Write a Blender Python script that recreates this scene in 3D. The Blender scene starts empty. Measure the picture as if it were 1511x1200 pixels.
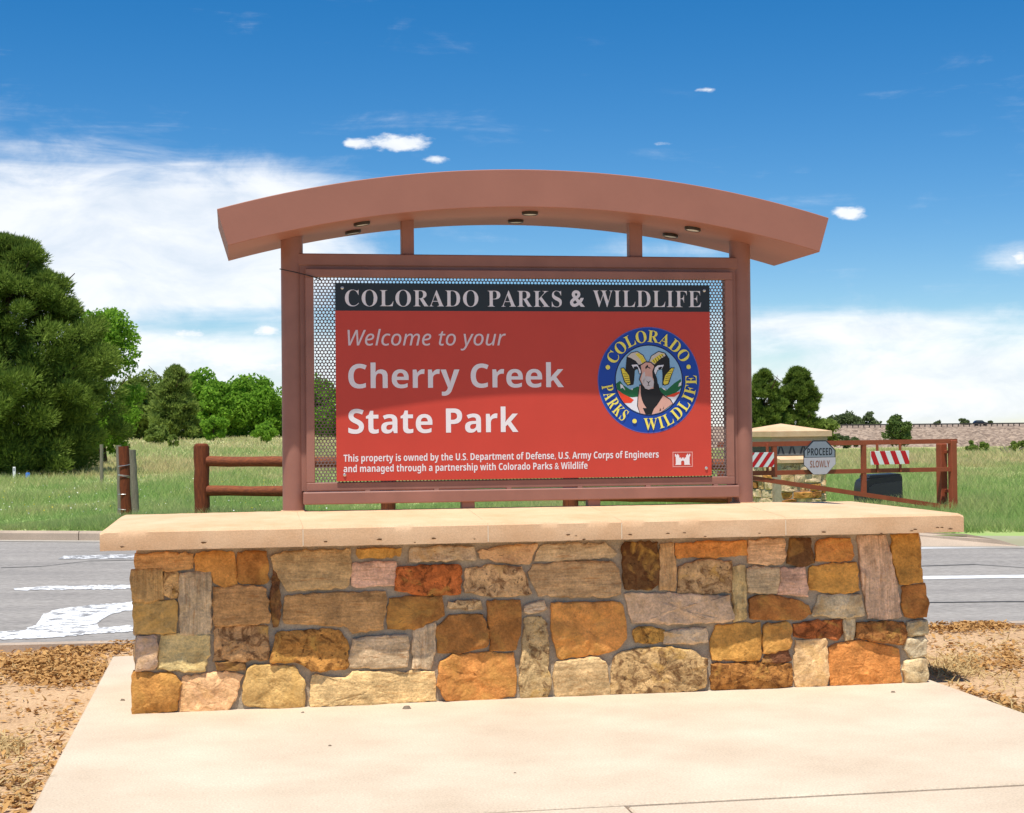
import bpy, math, random
import numpy as np
from mathutils import Vector, noise as mnoise
sc = bpy.context.scene
COL = sc.collection
R = math.radians

# ------------------------------------------------------------------ camera
F, PITCH, ROLL, TH, CH = 2330.0, 0.0145, 0.0098, 0.1755, 1.6
SX, SY = 0.082, 10.10                     # sign origin on the ground
cam = bpy.data.cameras.new('camera'); camo = bpy.data.objects.new('camera', cam); COL.objects.link(camo)
cam.sensor_width = 36.0; cam.lens = 36.0 * F / 1511.0; cam.clip_end = 6000; cam.clip_start = 0.1
camo.location = (0, 0, CH)
camo.rotation_mode = 'XYZ'
from mathutils import Matrix
camo.matrix_world = Matrix.Translation((0, 0, CH)) @ Matrix.Rotation(R(90) + PITCH, 4, 'X') @ Matrix.Rotation(-ROLL, 4, 'Z')
sc.camera = camo

# ------------------------------------------------------------------ light
cT, sT = math.cos(TH), math.sin(TH)
LU, LV = 0.16, 0.28                      # sideways / backward travel of the light per metre of fall
lx, ly = LU * cT - LV * sT, LU * sT + LV * cT
sun_dir = Vector((lx, ly, -1)).normalized()
ELEV = math.asin(-sun_dir.z)
sun = bpy.data.lights.new('sun', 'SUN'); suno = bpy.data.objects.new('sun', sun); COL.objects.link(suno)
sun.energy = 3.8; sun.angle = R(0.53); sun.color = (1.0, 0.955, 0.88)
suno.rotation_mode = 'QUATERNION'; suno.rotation_quaternion = sun_dir.to_track_quat('-Z', 'Y')
suno.location = (-10, -20, 40)

def sky_world():
    w = bpy.data.worlds.new("World"); sc.world = w; w.use_nodes = True
    nt = w.node_tree; N = nt.nodes; L = nt.links
    bg = N['Background']; bg.inputs[1].default_value = 0.12
    sky = N.new('ShaderNodeTexSky'); sky.sky_type = 'NISHITA'; sky.sun_disc = False
    sky.sun_elevation = ELEV; sky.sun_rotation = math.atan2(-lx, -ly)
    sky.altitude = 1700; sky.air_density = 1.0; sky.dust_density = 0.25; sky.ozone_density = 2.2
    hs = N.new('ShaderNodeHueSaturation'); hs.inputs['Saturation'].default_value = 1.45; hs.inputs['Value'].default_value = 0.68
    hs.inputs['Hue'].default_value = 0.501
    L.new(sky.outputs[0], hs.inputs['Color'])
    tc = N.new('ShaderNodeTexCoord'); sep = N.new('ShaderNodeSeparateXYZ'); L.new(tc.outputs['Generated'], sep.inputs[0])
    def M(op, a, b=None, c=None, clamp=False):
        n = N.new('ShaderNodeMath'); n.operation = op; n.use_clamp = clamp
        for i, v in enumerate((a, b, c)):
            if v is None: continue
            if isinstance(v, (int, float)): n.inputs[i].default_value = v
            else: L.new(v, n.inputs[i])
        return n.outputs[0]
    az = M('ARCTAN2', sep.outputs[0], sep.outputs[1]); el = M('ARCSINE', sep.outputs[2])
    comb = N.new('ShaderNodeCombineXYZ'); L.new(az, comb.inputs[0]); L.new(M('MULTIPLY', el, 2.2), comb.inputs[1])
    def noise(scale, detail, rough, off=0.0, dist=0.0):
        mp = N.new('ShaderNodeMapping'); mp.inputs['Location'].default_value = (off, off * .7, off * .3)
        L.new(comb.outputs[0], mp.inputs[0])
        n = N.new('ShaderNodeTexNoise'); n.inputs['Scale'].default_value = scale; n.inputs['Detail'].default_value = detail
        n.inputs['Roughness'].default_value = rough; n.inputs['Distortion'].default_value = dist
        L.new(mp.outputs[0], n.inputs['Vector']); return n.outputs[0]
    n1 = noise(16, 8, .62, 3.1, .4); n2 = noise(5, 5, .55, 1.3, .2); n3 = noise(60, 5, .6, 7.7)
    wisp = N.new('ShaderNodeMapping'); wisp.inputs['Scale'].default_value = (2.2, 11, 1); wisp.inputs['Rotation'].default_value = (0, 0, .22)
    L.new(comb.outputs[0], wisp.inputs[0])
    nw = N.new('ShaderNodeTexNoise'); nw.inputs['Scale'].default_value = 4.0; nw.inputs['Detail'].default_value = 8; nw.inputs['Roughness'].default_value = .65
    nw.inputs['Distortion'].default_value = .5
    L.new(wisp.outputs[0], nw.inputs['Vector'])
    def ell(px, py, rx, ry, amp):
        a0 = (px - 755) / F; e0 = (634 - py) / F
        dx = M('DIVIDE', M('SUBTRACT', az, a0), rx / F); dy = M('DIVIDE', M('SUBTRACT', el, e0), ry / F)
        r2 = M('ADD', M('MULTIPLY', dx, dx), M('MULTIPLY', dy, dy))
        return M('MULTIPLY', M('POWER', 2.718, M('MULTIPLY', r2, -1.0)), amp)
    tot = None
    # thin veil and bank clouds, soft
    for e in ((40, 360, 370, 112, 1.15), (330, 375, 165, 92, 1.0), (330, 478, 110, 30, -.55), (250, 510, 260, 26, .40), (420, 270, 90, 26, .30),
              (170, 575, 460, 44, .62),
              (1240, 492, 180, 24, .60), (1420, 545, 260, 44, .46), (1330, 600, 360, 50, .55), (1480, 395, 50, 26, .48), (980, 372, 120, 14, .40),
              (1140, 480, 60, 20, .25), (950, 235, 70, 12, .22), (640, 180, 200, 14, .10)):
        v = ell(*e); tot = v if tot is None else M('ADD', tot, v)
    # the same thin cloud goes on low over the whole horizon
    low = M('MULTIPLY', M('POWER', 2.718, M('MULTIPLY', M('POWER', M('DIVIDE', el, .075), 2.0), -1.0)), .42)
    tot = M('ADD', tot, low)
    soft = M('ADD', tot, M('MULTIPLY', M('SUBTRACT', n1, .5), .85))
    soft = M('ADD', soft, M('MULTIPLY', M('SUBTRACT', n2, .5), .55))
    soft = M('ADD', soft, M('MULTIPLY', M('SUBTRACT', nw.outputs[0], .5), .6))
    mr = N.new('ShaderNodeMapRange'); mr.interpolation_type = 'SMOOTHSTEP'
    mr.inputs['From Min'].default_value = .10; mr.inputs['From Max'].default_value = .92; L.new(soft, mr.inputs['Value'])
    # small crisp puffs
    cr = None
    for e in ((588, 214, 60, 15, 1.0), (650, 238, 26, 8, .8), (1250, 328, 32, 11, 1.0), (1040, 145, 22, 5, .85), (275, 492, 45, 15, .9), (400, 488, 30, 14, .8),
              (340, 535, 70, 14, .75), (430, 540, 60, 18, .75), (1490, 400, 40, 20, .6), (520, 215, 18, 7, .8), (980, 220, 26, 5, .6)):
        v = ell(*e); cr = v if cr is None else M('ADD', cr, v)
    # fair-weather puffs elsewhere round the sky
    gen = N.new('ShaderNodeMapRange'); gen.inputs['From Min'].default_value = .52; gen.inputs['From Max'].default_value = .66
    L.new(n2, gen.inputs['Value'])
    outside = M('GREATER_THAN', M('ABSOLUTE', az), .42)
    cr = M('ADD', cr, M('MULTIPLY', M('MULTIPLY', gen.outputs[0], 1.0), outside))
    crisp = M('ADD', cr, M('MULTIPLY', M('SUBTRACT', n3, .5), 1.5))
    mr2 = N.new('ShaderNodeMapRange'); mr2.interpolation_type = 'SMOOTHSTEP'
    mr2.inputs['From Min'].default_value = .42; mr2.inputs['From Max'].default_value = .95; L.new(crisp, mr2.inputs['Value'])
    mask = M('MAXIMUM', M('MULTIPLY', mr.outputs[0], .88), M('MULTIPLY', mr2.outputs[0], .95))
    cc = N.new('ShaderNodeMixRGB'); cc.inputs[1].default_value = (4.7, 5.05, 5.5, 1); cc.inputs[2].default_value = (6.0, 6.05, 6.15, 1)
    sh = N.new('ShaderNodeMapRange'); sh.inputs['From Min'].default_value = .35; sh.inputs['From Max'].default_value = .62
    L.new(n1, sh.inputs['Value']); L.new(sh.outputs[0], cc.inputs[0])
    mx = N.new('ShaderNodeMixRGB'); L.new(mask, mx.inputs[0]); L.new(hs.outputs[0], mx.inputs[1]); L.new(cc.outputs[0], mx.inputs[2])
    L.new(mx.outputs[0], bg.inputs[0])
sky_world()
vs = sc.view_settings
vs.view_transform = 'Standard'; vs.look = 'None'; vs.exposure = 0.58; vs.gamma = 1.0; vs.use_curve_mapping = False
sc.cycles.use_denoising = True
sc.cycles.max_bounces = 6; sc.cycles.transparent_max_bounces = 8

# ------------------------------------------------------------------ pixel -> place
def ray(px, py):
    a, b = px - 755.5, 600.0 - py
    c, s = math.cos(ROLL), math.sin(ROLL)
    x = a * c + b * s; k = -a * s + b * c
    cp, sp = math.cos(PITCH), math.sin(PITCH)
    return Vector((x, F * cp - k * sp, F * sp + k * cp))
def gp(px, py, z=0.0):                    # point at height z
    d = ray(px, py); t = (z - CH) / d.z
    return Vector((d.x * t, d.y * t, z))
def at(px, py, Y):                        # point at forward distance Y
    d = ray(px, py); t = Y / d.y
    return Vector((d.x * t, Y, CH + d.z * t))
def S(px, py, v):                         # sign coordinates (u, z) on the plane v
    d = ray(px, py)
    nx, ny = -sT, cT
    t = (v + SX * nx + SY * ny) / (d.x * nx + d.y * ny)
    X, Y = d.x * t - SX, d.y * t - SY
    return X * cT + Y * sT, CH + d.z * t
def U(px, py, v): return S(px, py, v)[0]
def Z(px, py, v): return S(px, py, v)[1]

# ------------------------------------------------------------------ helpers
def srgb(r, g, b):
    f = lambda c: (c / 255 / 12.92) if c <= 10 else ((c / 255 + .055) / 1.055) ** 2.4
    return (f(r), f(g), f(b), 1.0)
def lin(r, g, b): return (r, g, b, 1.0)

class MB:
    def __init__(s): s.v = []; s.f = []
    def add(s, vs_, fs_):
        o = len(s.v); s.v += [tuple(p) for p in vs_]; s.f += [tuple(i + o for i in f) for f in fs_]; return s
    def box(s, x0, x1, y0, y1, z0, z1, bev=0.0):
        if bev <= 0:
            return s.add([(x0, y0, z0), (x1, y0, z0), (x1, y1, z0), (x0, y1, z0), (x0, y0, z1), (x1, y0, z1), (x1, y1, z1), (x0, y1, z1)],
                  [(0, 3, 2, 1), (4, 5, 6, 7), (0, 1, 5, 4), (1, 2, 6, 5), (2, 3, 7, 6), (3, 0, 4, 7)])
        V = []; X = (x0, x1); Y = (y0, y1); Zz = (z0, z1); idx = {}
        for i in (0, 1):
            for j in (0, 1):
                for k in (0, 1):
                    sx, sy, sz = (1, -1)[i] * bev, (1, -1)[j] * bev, (1, -1)[k] * bev
                    idx[i, j, k] = len(V)
                    V += [(X[i], Y[j] + sy, Zz[k] + sz), (X[i] + sx, Y[j], Zz[k] + sz), (X[i] + sx, Y[j] + sy, Zz[k])]
        g = lambda i, j, k, a: idx[i, j, k] + a
        Fs = []
        Fs += [(g(0,0,0,0), g(0,0,1,0), g(0,1,1,0), g(0,1,0,0)), (g(1,0,0,0), g(1,1,0,0), g(1,1,1,0), g(1,0,1,0))]
        Fs += [(g(0,0,0,1), g(1,0,0,1), g(1,0,1,1), g(0,0,1,1)), (g(0,1,0,1), g(0,1,1,1), g(1,1,1,1), g(1,1,0,1))]
        Fs += [(g(0,0,0,2), g(0,1,0,2), g(1,1,0,2), g(1,0,0,2)), (g(0,0,1,2), g(1,0,1,2), g(1,1,1,2), g(0,1,1,2))]
        for k in (0, 1):
            for j in (0, 1): Fs.append((g(0,j,k,1), g(1,j,k,1), g(1,j,k,2), g(0,j,k,2)))
            for i in (0, 1): Fs.append((g(i,0,k,0), g(i,1,k,0), g(i,1,k,2), g(i,0,k,2)))
        for i in (0, 1):
            for j in (0, 1): Fs.append((g(i,j,0,0), g(i,j,1,0), g(i,j,1,1), g(i,j,0,1)))
        for i in (0, 1):
            for j in (0, 1):
                for k in (0, 1): Fs.append((g(i,j,k,0), g(i,j,k,1), g(i,j,k,2)))
        return s.add(V, Fs)
    def tube(s, pts, rad, n=10, caps=True):
        pts = [Vector(p) for p in pts]; rs = rad if isinstance(rad, (list, tuple)) else [rad] * len(pts)
        o = len(s.v); V = []; prev = None
        for i, p in enumerate(pts):
            t = (pts[min(i + 1, len(pts) - 1)] - pts[max(i - 1, 0)])
            t = t.normalized() if t.length > 1e-9 else Vector((0, 0, 1))
            if prev is None:
                a = t.cross(Vector((0, 0, 1))); a = a.normalized() if a.length > 1e-3 else Vector((1, 0, 0))
            else:
                a = (prev - t * prev.dot(t)).normalized()
            prev = a; b = t.cross(a)
            for k in range(n):
                q = 2 * math.pi * k / n
                V.append(p + (a * math.cos(q) + b * math.sin(q)) * rs[i])
        Fs = []
        for i in range(len(pts) - 1):
            for k in range(n):
                Fs.append((i * n + k, i * n + (k + 1) % n, (i + 1) * n + (k + 1) % n, (i + 1) * n + k))
        if caps:
            Fs.append(tuple(range(n - 1, -1, -1))); Fs.append(tuple((len(pts) - 1) * n + k for k in range(n)))
        return s.add(V, Fs)
    def prism(s, poly, mapf, d0, d1):     # poly 2D, mapf(a,b,d)->xyz
        n = len(poly)
        V = [mapf(a, b, d0) for a, b in poly] + [mapf(a, b, d1) for a, b in poly]
        Fs = [tuple(range(n)), tuple(range(2 * n - 1, n - 1, -1))]
        for i in range(n):
            j = (i + 1) % n; Fs.append((i, i + n, j + n, j))
        return s.add(V, Fs)
    def beam(s, p, q, w, h):              # rectangular bar from p to q
        p, q = Vector(p), Vector(q); t = (q - p).normalized()
        a = t.cross(Vector((0, 0, 1))); a = a.normalized() if a.length > 1e-3 else Vector((1, 0, 0)); b = a.cross(t)
        V = []
        for c in (p, q):
            for sa, sb in ((-1, -1), (1, -1), (1, 1), (-1, 1)): V.append(c + a * sa * w / 2 + b * sb * h / 2)
        return s.add(V, [(3, 2, 1, 0), (4, 5, 6, 7)] + [(i, (i + 1) % 4, (i + 1) % 4 + 4, i + 4) for i in range(4)])
    def build(s, name, mat, parent=None, smooth=False, fix=True):
        me = bpy.data.meshes.new(name); me.from_pydata(s.v, [], s.f)
        if fix:
            import bmesh
            bm = bmesh.new(); bm.from_mesh(me); bmesh.ops.recalc_face_normals(bm, faces=bm.faces); bm.to_mesh(me); bm.free()
        if smooth is True: me.shade_smooth()
        elif smooth: 
            me.shade_smooth(); me.set_sharp_from_angle(angle=R(smooth))
        if mat: me.materials.append(mat)
        o = bpy.data.objects.new(name, me); COL.objects.link(o)
        if parent: o.parent = parent
        return o
def np_mesh(name, V, tri, mat, parent=None, smooth=False):
    me = bpy.data.meshes.new(name)
    V = np.asarray(V, np.float32); T = np.asarray(tri, np.int32)
    k = T.shape[1]
    me.vertices.add(len(V)); me.vertices.foreach_set('co', V.ravel())
    me.loops.add(T.size); me.loops.foreach_set('vertex_index', T.ravel())
    me.polygons.add(len(T)); me.polygons.foreach_set('loop_start', np.arange(len(T), dtype=np.int32) * k)
    me.update(calc_edges=True)
    if mat: me.materials.append(mat)
    o = bpy.data.objects.new(name, me); COL.objects.link(o)
    if parent: o.parent = parent
    return o
def tag(o, label=None, cat=None, group=None, kind=None):
    if label: o['label'] = label
    if cat: o['category'] = cat
    if group: o['group'] = group
    if kind: o['kind'] = kind
    return o
def thing(name, label, cat, loc=(0, 0, 0), rz=0.0, group=None):
    o = bpy.data.objects.new(name, None); COL.objects.link(o); o.location = loc; o.rotation_euler = (0, 0, rz)
    o.empty_display_size = .2
    return tag(o, label, cat, group)

# ------------------------------------------------------------------ materials
def mat(name, col, rough=.8, var=.15, scale=6.0, bump=0.0, bscale=60.0, col2=None, spec=.3, metal=0.0, objcol=False, detail=6, stretch=(1, 1, 1), coords='Object', fine=0.0, bdist=.01):
    m = bpy.data.materials.new(name); m.use_nodes = True
    nt = m.node_tree; N = nt.nodes; L = nt.links; p = N['Principled BSDF']
    p.inputs['Roughness'].default_value = rough; p.inputs['Metallic'].default_value = metal
    p.inputs['Specular IOR Level'].default_value = spec
    tc = N.new('ShaderNodeTexCoord'); mp = N.new('ShaderNodeMapping'); mp.inputs['Scale'].default_value = stretch
    L.new(tc.outputs[coords], mp.inputs[0])
    n = N.new('ShaderNodeTexNoise'); n.inputs['Scale'].default_value = scale; n.inputs['Detail'].default_value = detail; n.inputs['Roughness'].default_value = .6
    L.new(mp.outputs[0], n.inputs['Vector'])
    mr = N.new('ShaderNodeMapRange'); mr.inputs['From Min'].default_value = .3; mr.inputs['From Max'].default_value = .7
    L.new(n.outputs[0], mr.inputs['Value'])
    mx = N.new('ShaderNodeMixRGB')
    L.new(mr.outputs[0], mx.inputs[0])
    if col2 is None: col2 = tuple(c * (1 - var) for c in col[:3]) + (1,); col = tuple(min(1, c * (1 + var * .5)) for c in col[:3]) + (1,)
    mx.inputs[1].default_value = col2; mx.inputs[2].default_value = col
    out = mx.outputs[0]
    if fine:
        n3 = N.new('ShaderNodeTexNoise'); n3.inputs['Scale'].default_value = bscale * 1.3; n3.inputs['Detail'].default_value = 3
        L.new(mp.outputs[0], n3.inputs['Vector'])
        m3 = N.new('ShaderNodeMapRange'); m3.inputs['From Min'].default_value = .3; m3.inputs['From Max'].default_value = .7
        m3.inputs['To Min'].default_value = 1 - fine; m3.inputs['To Max'].default_value = 1 + fine
        L.new(n3.outputs[0], m3.inputs['Value'])
        mm = N.new('ShaderNodeMixRGB'); mm.blend_type = 'MULTIPLY'; mm.inputs[0].default_value = 1
        L.new(out, mm.inputs[1]); L.new(m3.outputs[0], mm.inputs[2]); out = mm.outputs[0]
    L.new(out, p.inputs['Base Color'])
    if bump:
        n2 = N.new('ShaderNodeTexNoise'); n2.inputs['Scale'].default_value = bscale; n2.inputs['Detail'].default_value = 5
        L.new(mp.outputs[0], n2.inputs['Vector'])
        b = N.new('ShaderNodeBump'); b.inputs['Strength'].default_value = bump; b.inputs['Distance'].default_value = bdist
        L.new(n2.outputs[0], b.inputs['Height']); L.new(b.outputs[0], p.inputs['Normal'])
    return m
def flat(name, c, rough=.5, spec=.3):
    m = bpy.data.materials.new(name); m.use_nodes = True; p = m.node_tree.nodes['Principled BSDF']
    p.inputs['Base Color'].default_value = c; p.inputs['Roughness'].default_value = rough; p.inputs['Specular IOR Level'].default_value = spec
    return m

def stone_mat(name, mode):
    m = bpy.data.materials.new(name); m.use_nodes = True
    nt = m.node_tree; N = nt.nodes; L = nt.links; p = N['Principled BSDF']; p.inputs['Roughness'].default_value = .9; p.inputs['Specular IOR Level'].default_value = .2
    oi = N.new('ShaderNodeObjectInfo'); tc = N.new('ShaderNodeTexCoord')
    ad = N.new('ShaderNodeVectorMath'); ad.operation = 'ADD'; L.new(tc.outputs['Object'], ad.inputs[0])
    rv = N.new('ShaderNodeCombineXYZ'); mu = N.new('ShaderNodeMath'); mu.operation = 'MULTIPLY'; mu.inputs[1].default_value = 37.0
    L.new(oi.outputs['Random'], mu.inputs[0]); L.new(mu.outputs[0], rv.inputs[0]); L.new(mu.outputs[0], rv.inputs[1]); L.new(rv.outputs[0], ad.inputs[1])
    mp = N.new('ShaderNodeMapping'); L.new(ad.outputs[0], mp.inputs[0])
    def noise(scale, det=6, rough=.6, vec=None, dist=0.0):
        n = N.new('ShaderNodeTexNoise'); n.inputs['Scale'].default_value = scale; n.inputs['Detail'].default_value = det; n.inputs['Roughness'].default_value = rough
        n.inputs['Distortion'].default_value = dist
        L.new((vec or mp).outputs[0], n.inputs['Vector']); return n.outputs[0]
    def rng(v, a, b, c, d):
        r = N.new('ShaderNodeMapRange'); r.inputs[1].default_value = a; r.inputs[2].default_value = b; r.inputs[3].default_value = c; r.inputs[4].default_value = d
        L.new(v, r.inputs[0]); return r.outputs[0]
    def mul(c, v):
        x = N.new('ShaderNodeMixRGB'); x.blend_type = 'MULTIPLY'; x.inputs[0].default_value = 1; L.new(c, x.inputs[1]); L.new(v, x.inputs[2]); return x.outputs[0]
    def mix(f, c, k, blend='MIX'):
        x = N.new('ShaderNodeMixRGB'); x.blend_type = blend; L.new(f, x.inputs[0]); L.new(c, x.inputs[1]); x.inputs[2].default_value = k; return x.outputs[0]
    c = oi.outputs['Color']
    c = mul(c, rng(noise(9, 8, .7), .3, .7, .58, 1.30))
    c = mul(c, rng(noise(70, 5, .7), .3, .7, .72, 1.22))
    if mode in ('h', 'v'):
        mb = N.new('ShaderNodeMapping'); L.new(mp.outputs[0], mb.inputs[0])
        mb.inputs['Scale'].default_value = (1.6, 1.6, 17) if mode == 'h' else (18, 1.6, 1.6)
        mb.inputs['Rotation'].default_value = (0, .06, 0)
        nb = noise(2.2, 6, .7, mb, .7)
        c = mul(c, rng(nb, .3, .7, .62, 1.24))
        nb2 = noise(4.0, 4, .6, mb, .8)
        c = mix(rng(nb2, .57, .66, 0, .5), c, srgb(170, 112, 58))
    elif mode == 'm':
        c = mix(rng(noise(13, 6, .65, None, 1.2), .48, .62, 0, .75), c, srgb(88, 48, 22))
        c = mix(rng(noise(8, 6, .6, None, .6), .55, .68, 0, .7), c, srgb(205, 160, 80))
        c = mix(rng(noise(45, 3), .62, .68, 0, .7), c, srgb(50, 35, 25))
    else:
        c = mix(rng(noise(5, 6, .65, None, .8), .5, .68, 0, .5), c, srgb(215, 165, 85))
        c = mix(rng(noise(7, 6, .65, None, .8), .56, .72, 0, .45), c, srgb(110, 62, 25))
    L.new(c, p.inputs['Base Color'])
    b = N.new('ShaderNodeBump'); b.inputs['Strength'].default_value = .8; b.inputs['Distance'].default_value = .016
    h = N.new('ShaderNodeMath'); h.operation = 'ADD'; L.new(noise(34, 7, .68), h.inputs[0]); L.new(noise(12, 4, .6, None, 1.0), h.inputs[1])
    L.new(h.outputs[0], b.inputs['Height']); L.new(b.outputs[0], p.inputs['Normal'])
    return m

def leaf_mat(name, c1, c2, trans=.35, scale=.6):
    m = bpy.data.materials.new(name); m.use_nodes = True
    nt = m.node_tree; N = nt.nodes; L = nt.links; N.remove(N['Principled BSDF']); out = N['Material Output']
    g = N.new('ShaderNodeNewGeometry'); n = N.new('ShaderNodeTexNoise'); n.inputs['Scale'].default_value = scale; n.inputs['Detail'].default_value = 3
    L.new(g.outputs['Position'], n.inputs['Vector'])
    a = N.new('ShaderNodeMath'); a.operation = 'MULTIPLY_ADD'; a.inputs[1].default_value = .55; L.new(g.outputs['Random Per Island'], a.inputs[0])
    a2 = N.new('ShaderNodeMath'); a2.operation = 'MULTIPLY'; a2.inputs[1].default_value = .5; L.new(n.outputs[0], a2.inputs[0]); L.new(a2.outputs[0], a.inputs[2])
    mx = N.new('ShaderNodeMixRGB'); L.new(a.outputs[0], mx.inputs[0]); mx.inputs[1].default_value = c1; mx.inputs[2].default_value = c2
    d = N.new('ShaderNodeBsdfDiffuse'); t = N.new('ShaderNodeBsdfTranslucent'); ms = N.new('ShaderNodeMixShader'); ms.inputs[0].default_value = trans
    L.new(mx.outputs[0], d.inputs[0]); L.new(mx.outputs[0], t.inputs[0]); L.new(d.outputs[0], ms.inputs[1]); L.new(t.outputs[0], ms.inputs[2])
    L.new(ms.outputs[0], out.inputs[0]); return m

def grass_color(nt, N, L):
    """field colour from the plants that grow where: green near the road, dry bunch grass farther out"""
    g = N.new('ShaderNodeNewGeometry'); sep = N.new('ShaderNodeSeparateXYZ'); L.new(g.outputs['Position'], sep.inputs[0])
    def noise(s, d=4):
        mp = N.new('ShaderNodeMapping'); mp.inputs['Scale'].default_value = (1, .55, 0); L.new(g.outputs['Position'], mp.inputs[0])
        n = N.new('ShaderNodeTexNoise'); n.inputs['Scale'].default_value = s; n.inputs['Detail'].default_value = d; L.new(mp.outputs[0], n.inputs['Vector']); return n.outputs[0]
    def M(op, a, b):
        n = N.new('ShaderNodeMath'); n.operation = op
        for i, v in enumerate((a, b)):
            if isinstance(v, (int, float)): n.inputs[i].default_value = v
            else: L.new(v, n.inputs[i])
        return n.outputs[0]
    y = M('ADD', sep.outputs[1], M('MULTIPLY', M('SUBTRACT', noise(.12), .5), 18.0))
    cr = N.new('ShaderNodeValToRGB'); e = cr.color_ramp.elements
    L.new(M('DIVIDE', y, 200.0), cr.inputs[0])
    st = [(.11, .14), (.2, .18), (.26, .34), (.30, .68), (.38, .62), (.43, .30), (.60, .58), (1.0, .5)]
    e[0].position, e[0].color = st[0][0], (st[0][1],) * 3 + (1,); e[1].position, e[1].color = st[-1][0], (st[-1][1],) * 3 + (1,)
    for p_, v_ in st[1:-1]:
        q = e.new(p_); q.color = (v_,) * 3 + (1,)
    f = M('ADD', cr.outputs[0], M('MULTIPLY', M('SUBTRACT', noise(.5, 5), .5), 1.5))
    f = M('ADD', f, M('MULTIPLY', M('SUBTRACT', g.outputs['Random Per Island'], .5), .45))
    mx = N.new('ShaderNodeMixRGB'); mx.use_clamp = True; L.new(f, mx.inputs[0])
    mg = N.new('ShaderNodeMixRGB'); L.new(noise(.23, 4), mg.inputs[0]); mg.inputs[1].default_value = lin(.22, .375, .075); mg.inputs[2].default_value = lin(.33, .43, .17)
    L.new(mg.outputs[0], mx.inputs[1]); mx.inputs[2].default_value = lin(.62, .50, .29)
    return mx.outputs[0]
def grass_mat(name, trans):
    m = bpy.data.materials.new(name); m.use_nodes = True; nt = m.node_tree; N = nt.nodes; L = nt.links; N.remove(N['Principled BSDF'])
    c = grass_color(nt, N, L)
    d = N.new('ShaderNodeBsdfDiffuse'); L.new(c, d.inputs[0]); o = d.outputs[0]
    if trans:
        t = N.new('ShaderNodeBsdfTranslucent'); L.new(c, t.inputs[0]); ms = N.new('ShaderNodeMixShader'); ms.inputs[0].default_value = trans
        L.new(o, ms.inputs[1]); L.new(t.outputs[0], ms.inputs[2]); o = ms.outputs[0]
    L.new(o, N['Material Output'].inputs[0]); return m

M_PAINT = mat('red_brown_paint', lin(.305, .142, .105), .5, .16, 4, .04, 180, spec=.35)
M_PAINT2 = mat('canopy_paint', lin(.345, .148, .102), .55, .08, 2.5, .03, 160, spec=.3)
M_PERF = flat('perforated_metal', lin(.17, .12, .11), .5)
M_RED = mat('board_red', lin(.53, .055, .034), .42, .06, 3, .02, 60, spec=.35)
M_BAND = flat('board_charcoal', lin(.022, .030, .036), .4)
M_WHITE = flat('print_white', lin(.74, .72, .74), .45)
M_CAP = mat('sandstone_concrete', lin(.74, .51, .315), .9, .12, 3.2, .16, 110, col2=lin(.63, .39, .215), fine=.09, spec=.2)
M_PAD = mat('pad_concrete', lin(.655, .545, .41), .9, .1, 1.3, .25, 70, col2=lin(.52, .415, .30), fine=.13, spec=.2)
M_MORTAR = mat('mortar', lin(.42, .345, .25), .95, .2, 14, .5, 90, fine=.15, spec=.1)
M_STONE = {k: stone_mat('sandstone_' + n, k) for k, n in (('p', 'plain'), ('h', 'banded'), ('v', 'upright_banded'), ('m', 'mottled'))}
M_ASPH = mat('asphalt', lin(.345, .318, .285), .95, .1, 1.6, .4, 70, col2=lin(.255, .236, .215), fine=.34, spec=.15, stretch=(.18, 1, 1))
M_LINE = mat('road_paint', lin(.74, .74, .73), .8, .25, 5, .2, 60, col2=lin(.5, .5, .49), spec=.2)
M_CURB = mat('curb_concrete', lin(.46, .36, .27), .9, .15, 2.5, .2, 70, fine=.12, spec=.2)
M_DIRT = mat('dirt', lin(.60, .405, .235), .98, .2, 1.6, .6, 45, col2=lin(.47, .305, .17), fine=.25, spec=.05, bdist=.02)
M_LITTER = leaf_mat('dry_leaf', lin(.22, .10, .035), lin(.68, .40, .15), .15, 6)
M_STRAW = leaf_mat('straw', lin(.40, .26, .11), lin(.66, .50, .25), .2, 3)
M_WOOD = mat('stained_wood', lin(.26, .065, .018), .75, .4, 7, .4, 40, col2=lin(.10, .026, .010), stretch=(9, 9, .8), fine=.2, spec=.25)
M_RAIL = mat('stained_rail', lin(.30, .080, .022), .7, .4, 6, .3, 40, col2=lin(.13, .033, .012), stretch=(1.2, 8, 8), fine=.2, spec=.3)
M_GREY_WOOD = mat('weathered_wood', lin(.25, .22, .16), .95, .35, 8, .4, 40, stretch=(9, 9, .8), fine=.2, spec=.1)
M_GATE = mat('gate_paint', lin(.33, .075, .032), .6, .15, 6, .05, 90, spec=.3)
M_BARK = mat('bark', lin(.085, .058, .04), .95, .3, 8, .6, 30, stretch=(3, 3, .7), spec=.1)
M_STEEL = flat('bare_steel', lin(.55, .54, .5), .4); M_STEEL.node_tree.nodes['Principled BSDF'].inputs['Metallic'].default_value = .8
M_BLACK = mat('black_plastic', lin(.018, .019, .022), .45, .1, 5, .02, 80)
M_GRASS = grass_mat('grass_blades', .5); M_FIELD = grass_mat('field_soil_and_grass', 0)

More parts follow.
